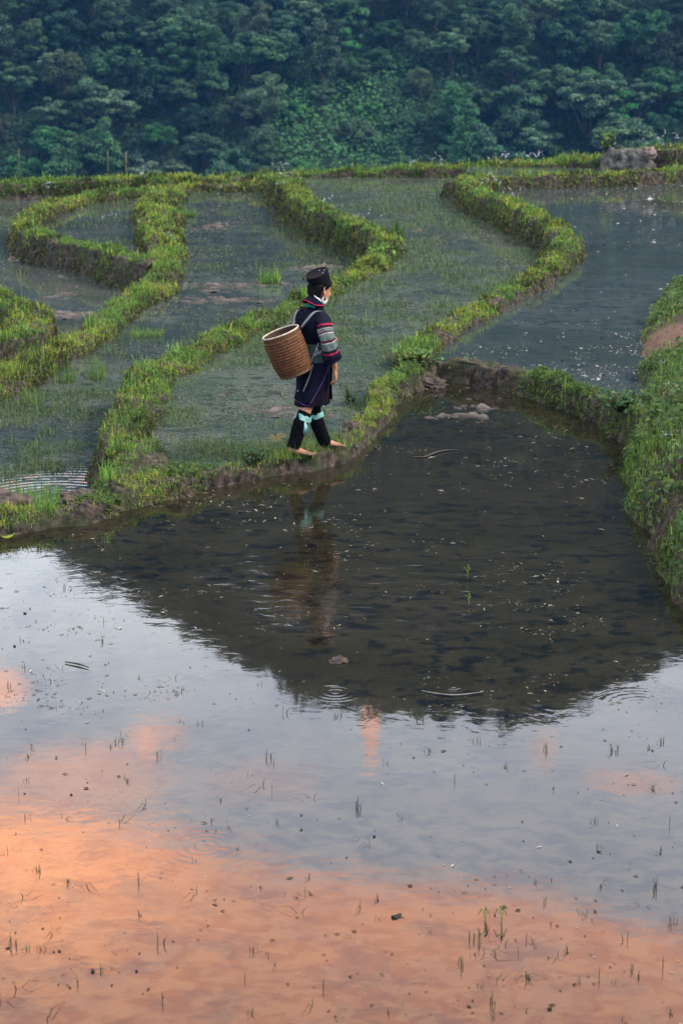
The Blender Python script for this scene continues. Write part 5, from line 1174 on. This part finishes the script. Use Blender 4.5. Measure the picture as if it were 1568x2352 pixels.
def zp(zx, zy, y):
    """point of the woman frame seen at a place of the enlarged photo of her, y metres behind her base"""
    return w2l((( zx-690)/1363.0, y, ((2215-zy)/1363.0-.22*y)/.975))
def L2B(p): return l2w(p)-bc                                   # woman frame -> basket frame
for sd in (-1, 1):
    a0 = w2l(V3((545-690)/1363, -.115, ((2215-800)/1363+.22*.115)/.975)) if sd < 0 else w2l(bc + GA*.47*HB + GU*.10 + GV*.13)
    pts = [a0, *([zp(575, 765, -.15), zp(610, 722, -.158), zp(660, 660, -.155), zp(710, 605, -.135)] if sd < 0 else [V3(-.138, .095, 1.10), V3(-.122, .118, 1.16), V3(-.085, .128, 1.212)]), V3(-.02, sd*.132, 1.232), V3(.045, sd*.128, 1.205), V3(.095, sd*.118, 1.13), V3(.112, sd*.12, 1.04), V3(.09, sd*.15, .95), V3(-.02, sd*.165, .90), V3(-.12, sd*.12, .86)]
    wd = ([(.3, 1, .5)]*3 if sd < 0 else [(0, 1, .2), (0, 1, .25)]) + [ (.0, 1, .1), (0, 1, 0), (0, 1, 0), (0, 1, 0), (0, 1, 0), (0, 1, 0), (0, .3, 1), (0, .1, 1), (0, .1, 1)]
    ribbon('shoulder_strap', [L2B(p) for p in pts], .026, M_strap, bk, [l2w(V3(*w)) for w in wd])
cordp = [zp(745, 975, -.155), zp(715, 1060, -.165), zp(690, 1110, -.165), zp(660, 1190, -.165), zp(640, 1255, -.17)]
strip('cord', [L2B(p) for p in cordp], .0035, M_cord, bk)
strip('cord', [L2B(p) for p in (zp(725, 1030, -.16), zp(735, 1070, -.165), zp(738, 1100, -.165))], .004, M_cord, bk)
strip('sash_tail', [zp(680, 1215, -.135), zp(650, 1330, -.142), zp(610, 1430, -.148), zp(568, 1530, -.152)], [.004, .004, .006, .006], M_cord, woman)
strip('flap_tassel', [zp(505, 1515, -.10), zp(525, 1545, -.108), zp(545, 1575, -.112)], [.008, .010, .008], M_white, woman)

_A = [(694, 428), (722, 440), (755, 464), (788, 494)]; _Bm = [(700, 442), (722, 458), (750, 482), (782, 506)]
_V = np.array([zp(*p, -.048) for p in _A] + [zp(*p, -.062) for p in _Bm]); _q = np.array([[i, i+1, i+5, i+4] for i in range(3)])
_o = link('inner_collar', np_mesh('inner_collar', _V, _q, smooth=True), woman, M_white); _s = _o.modifiers.new('s', 'SOLIDIFY'); _s.thickness = .003
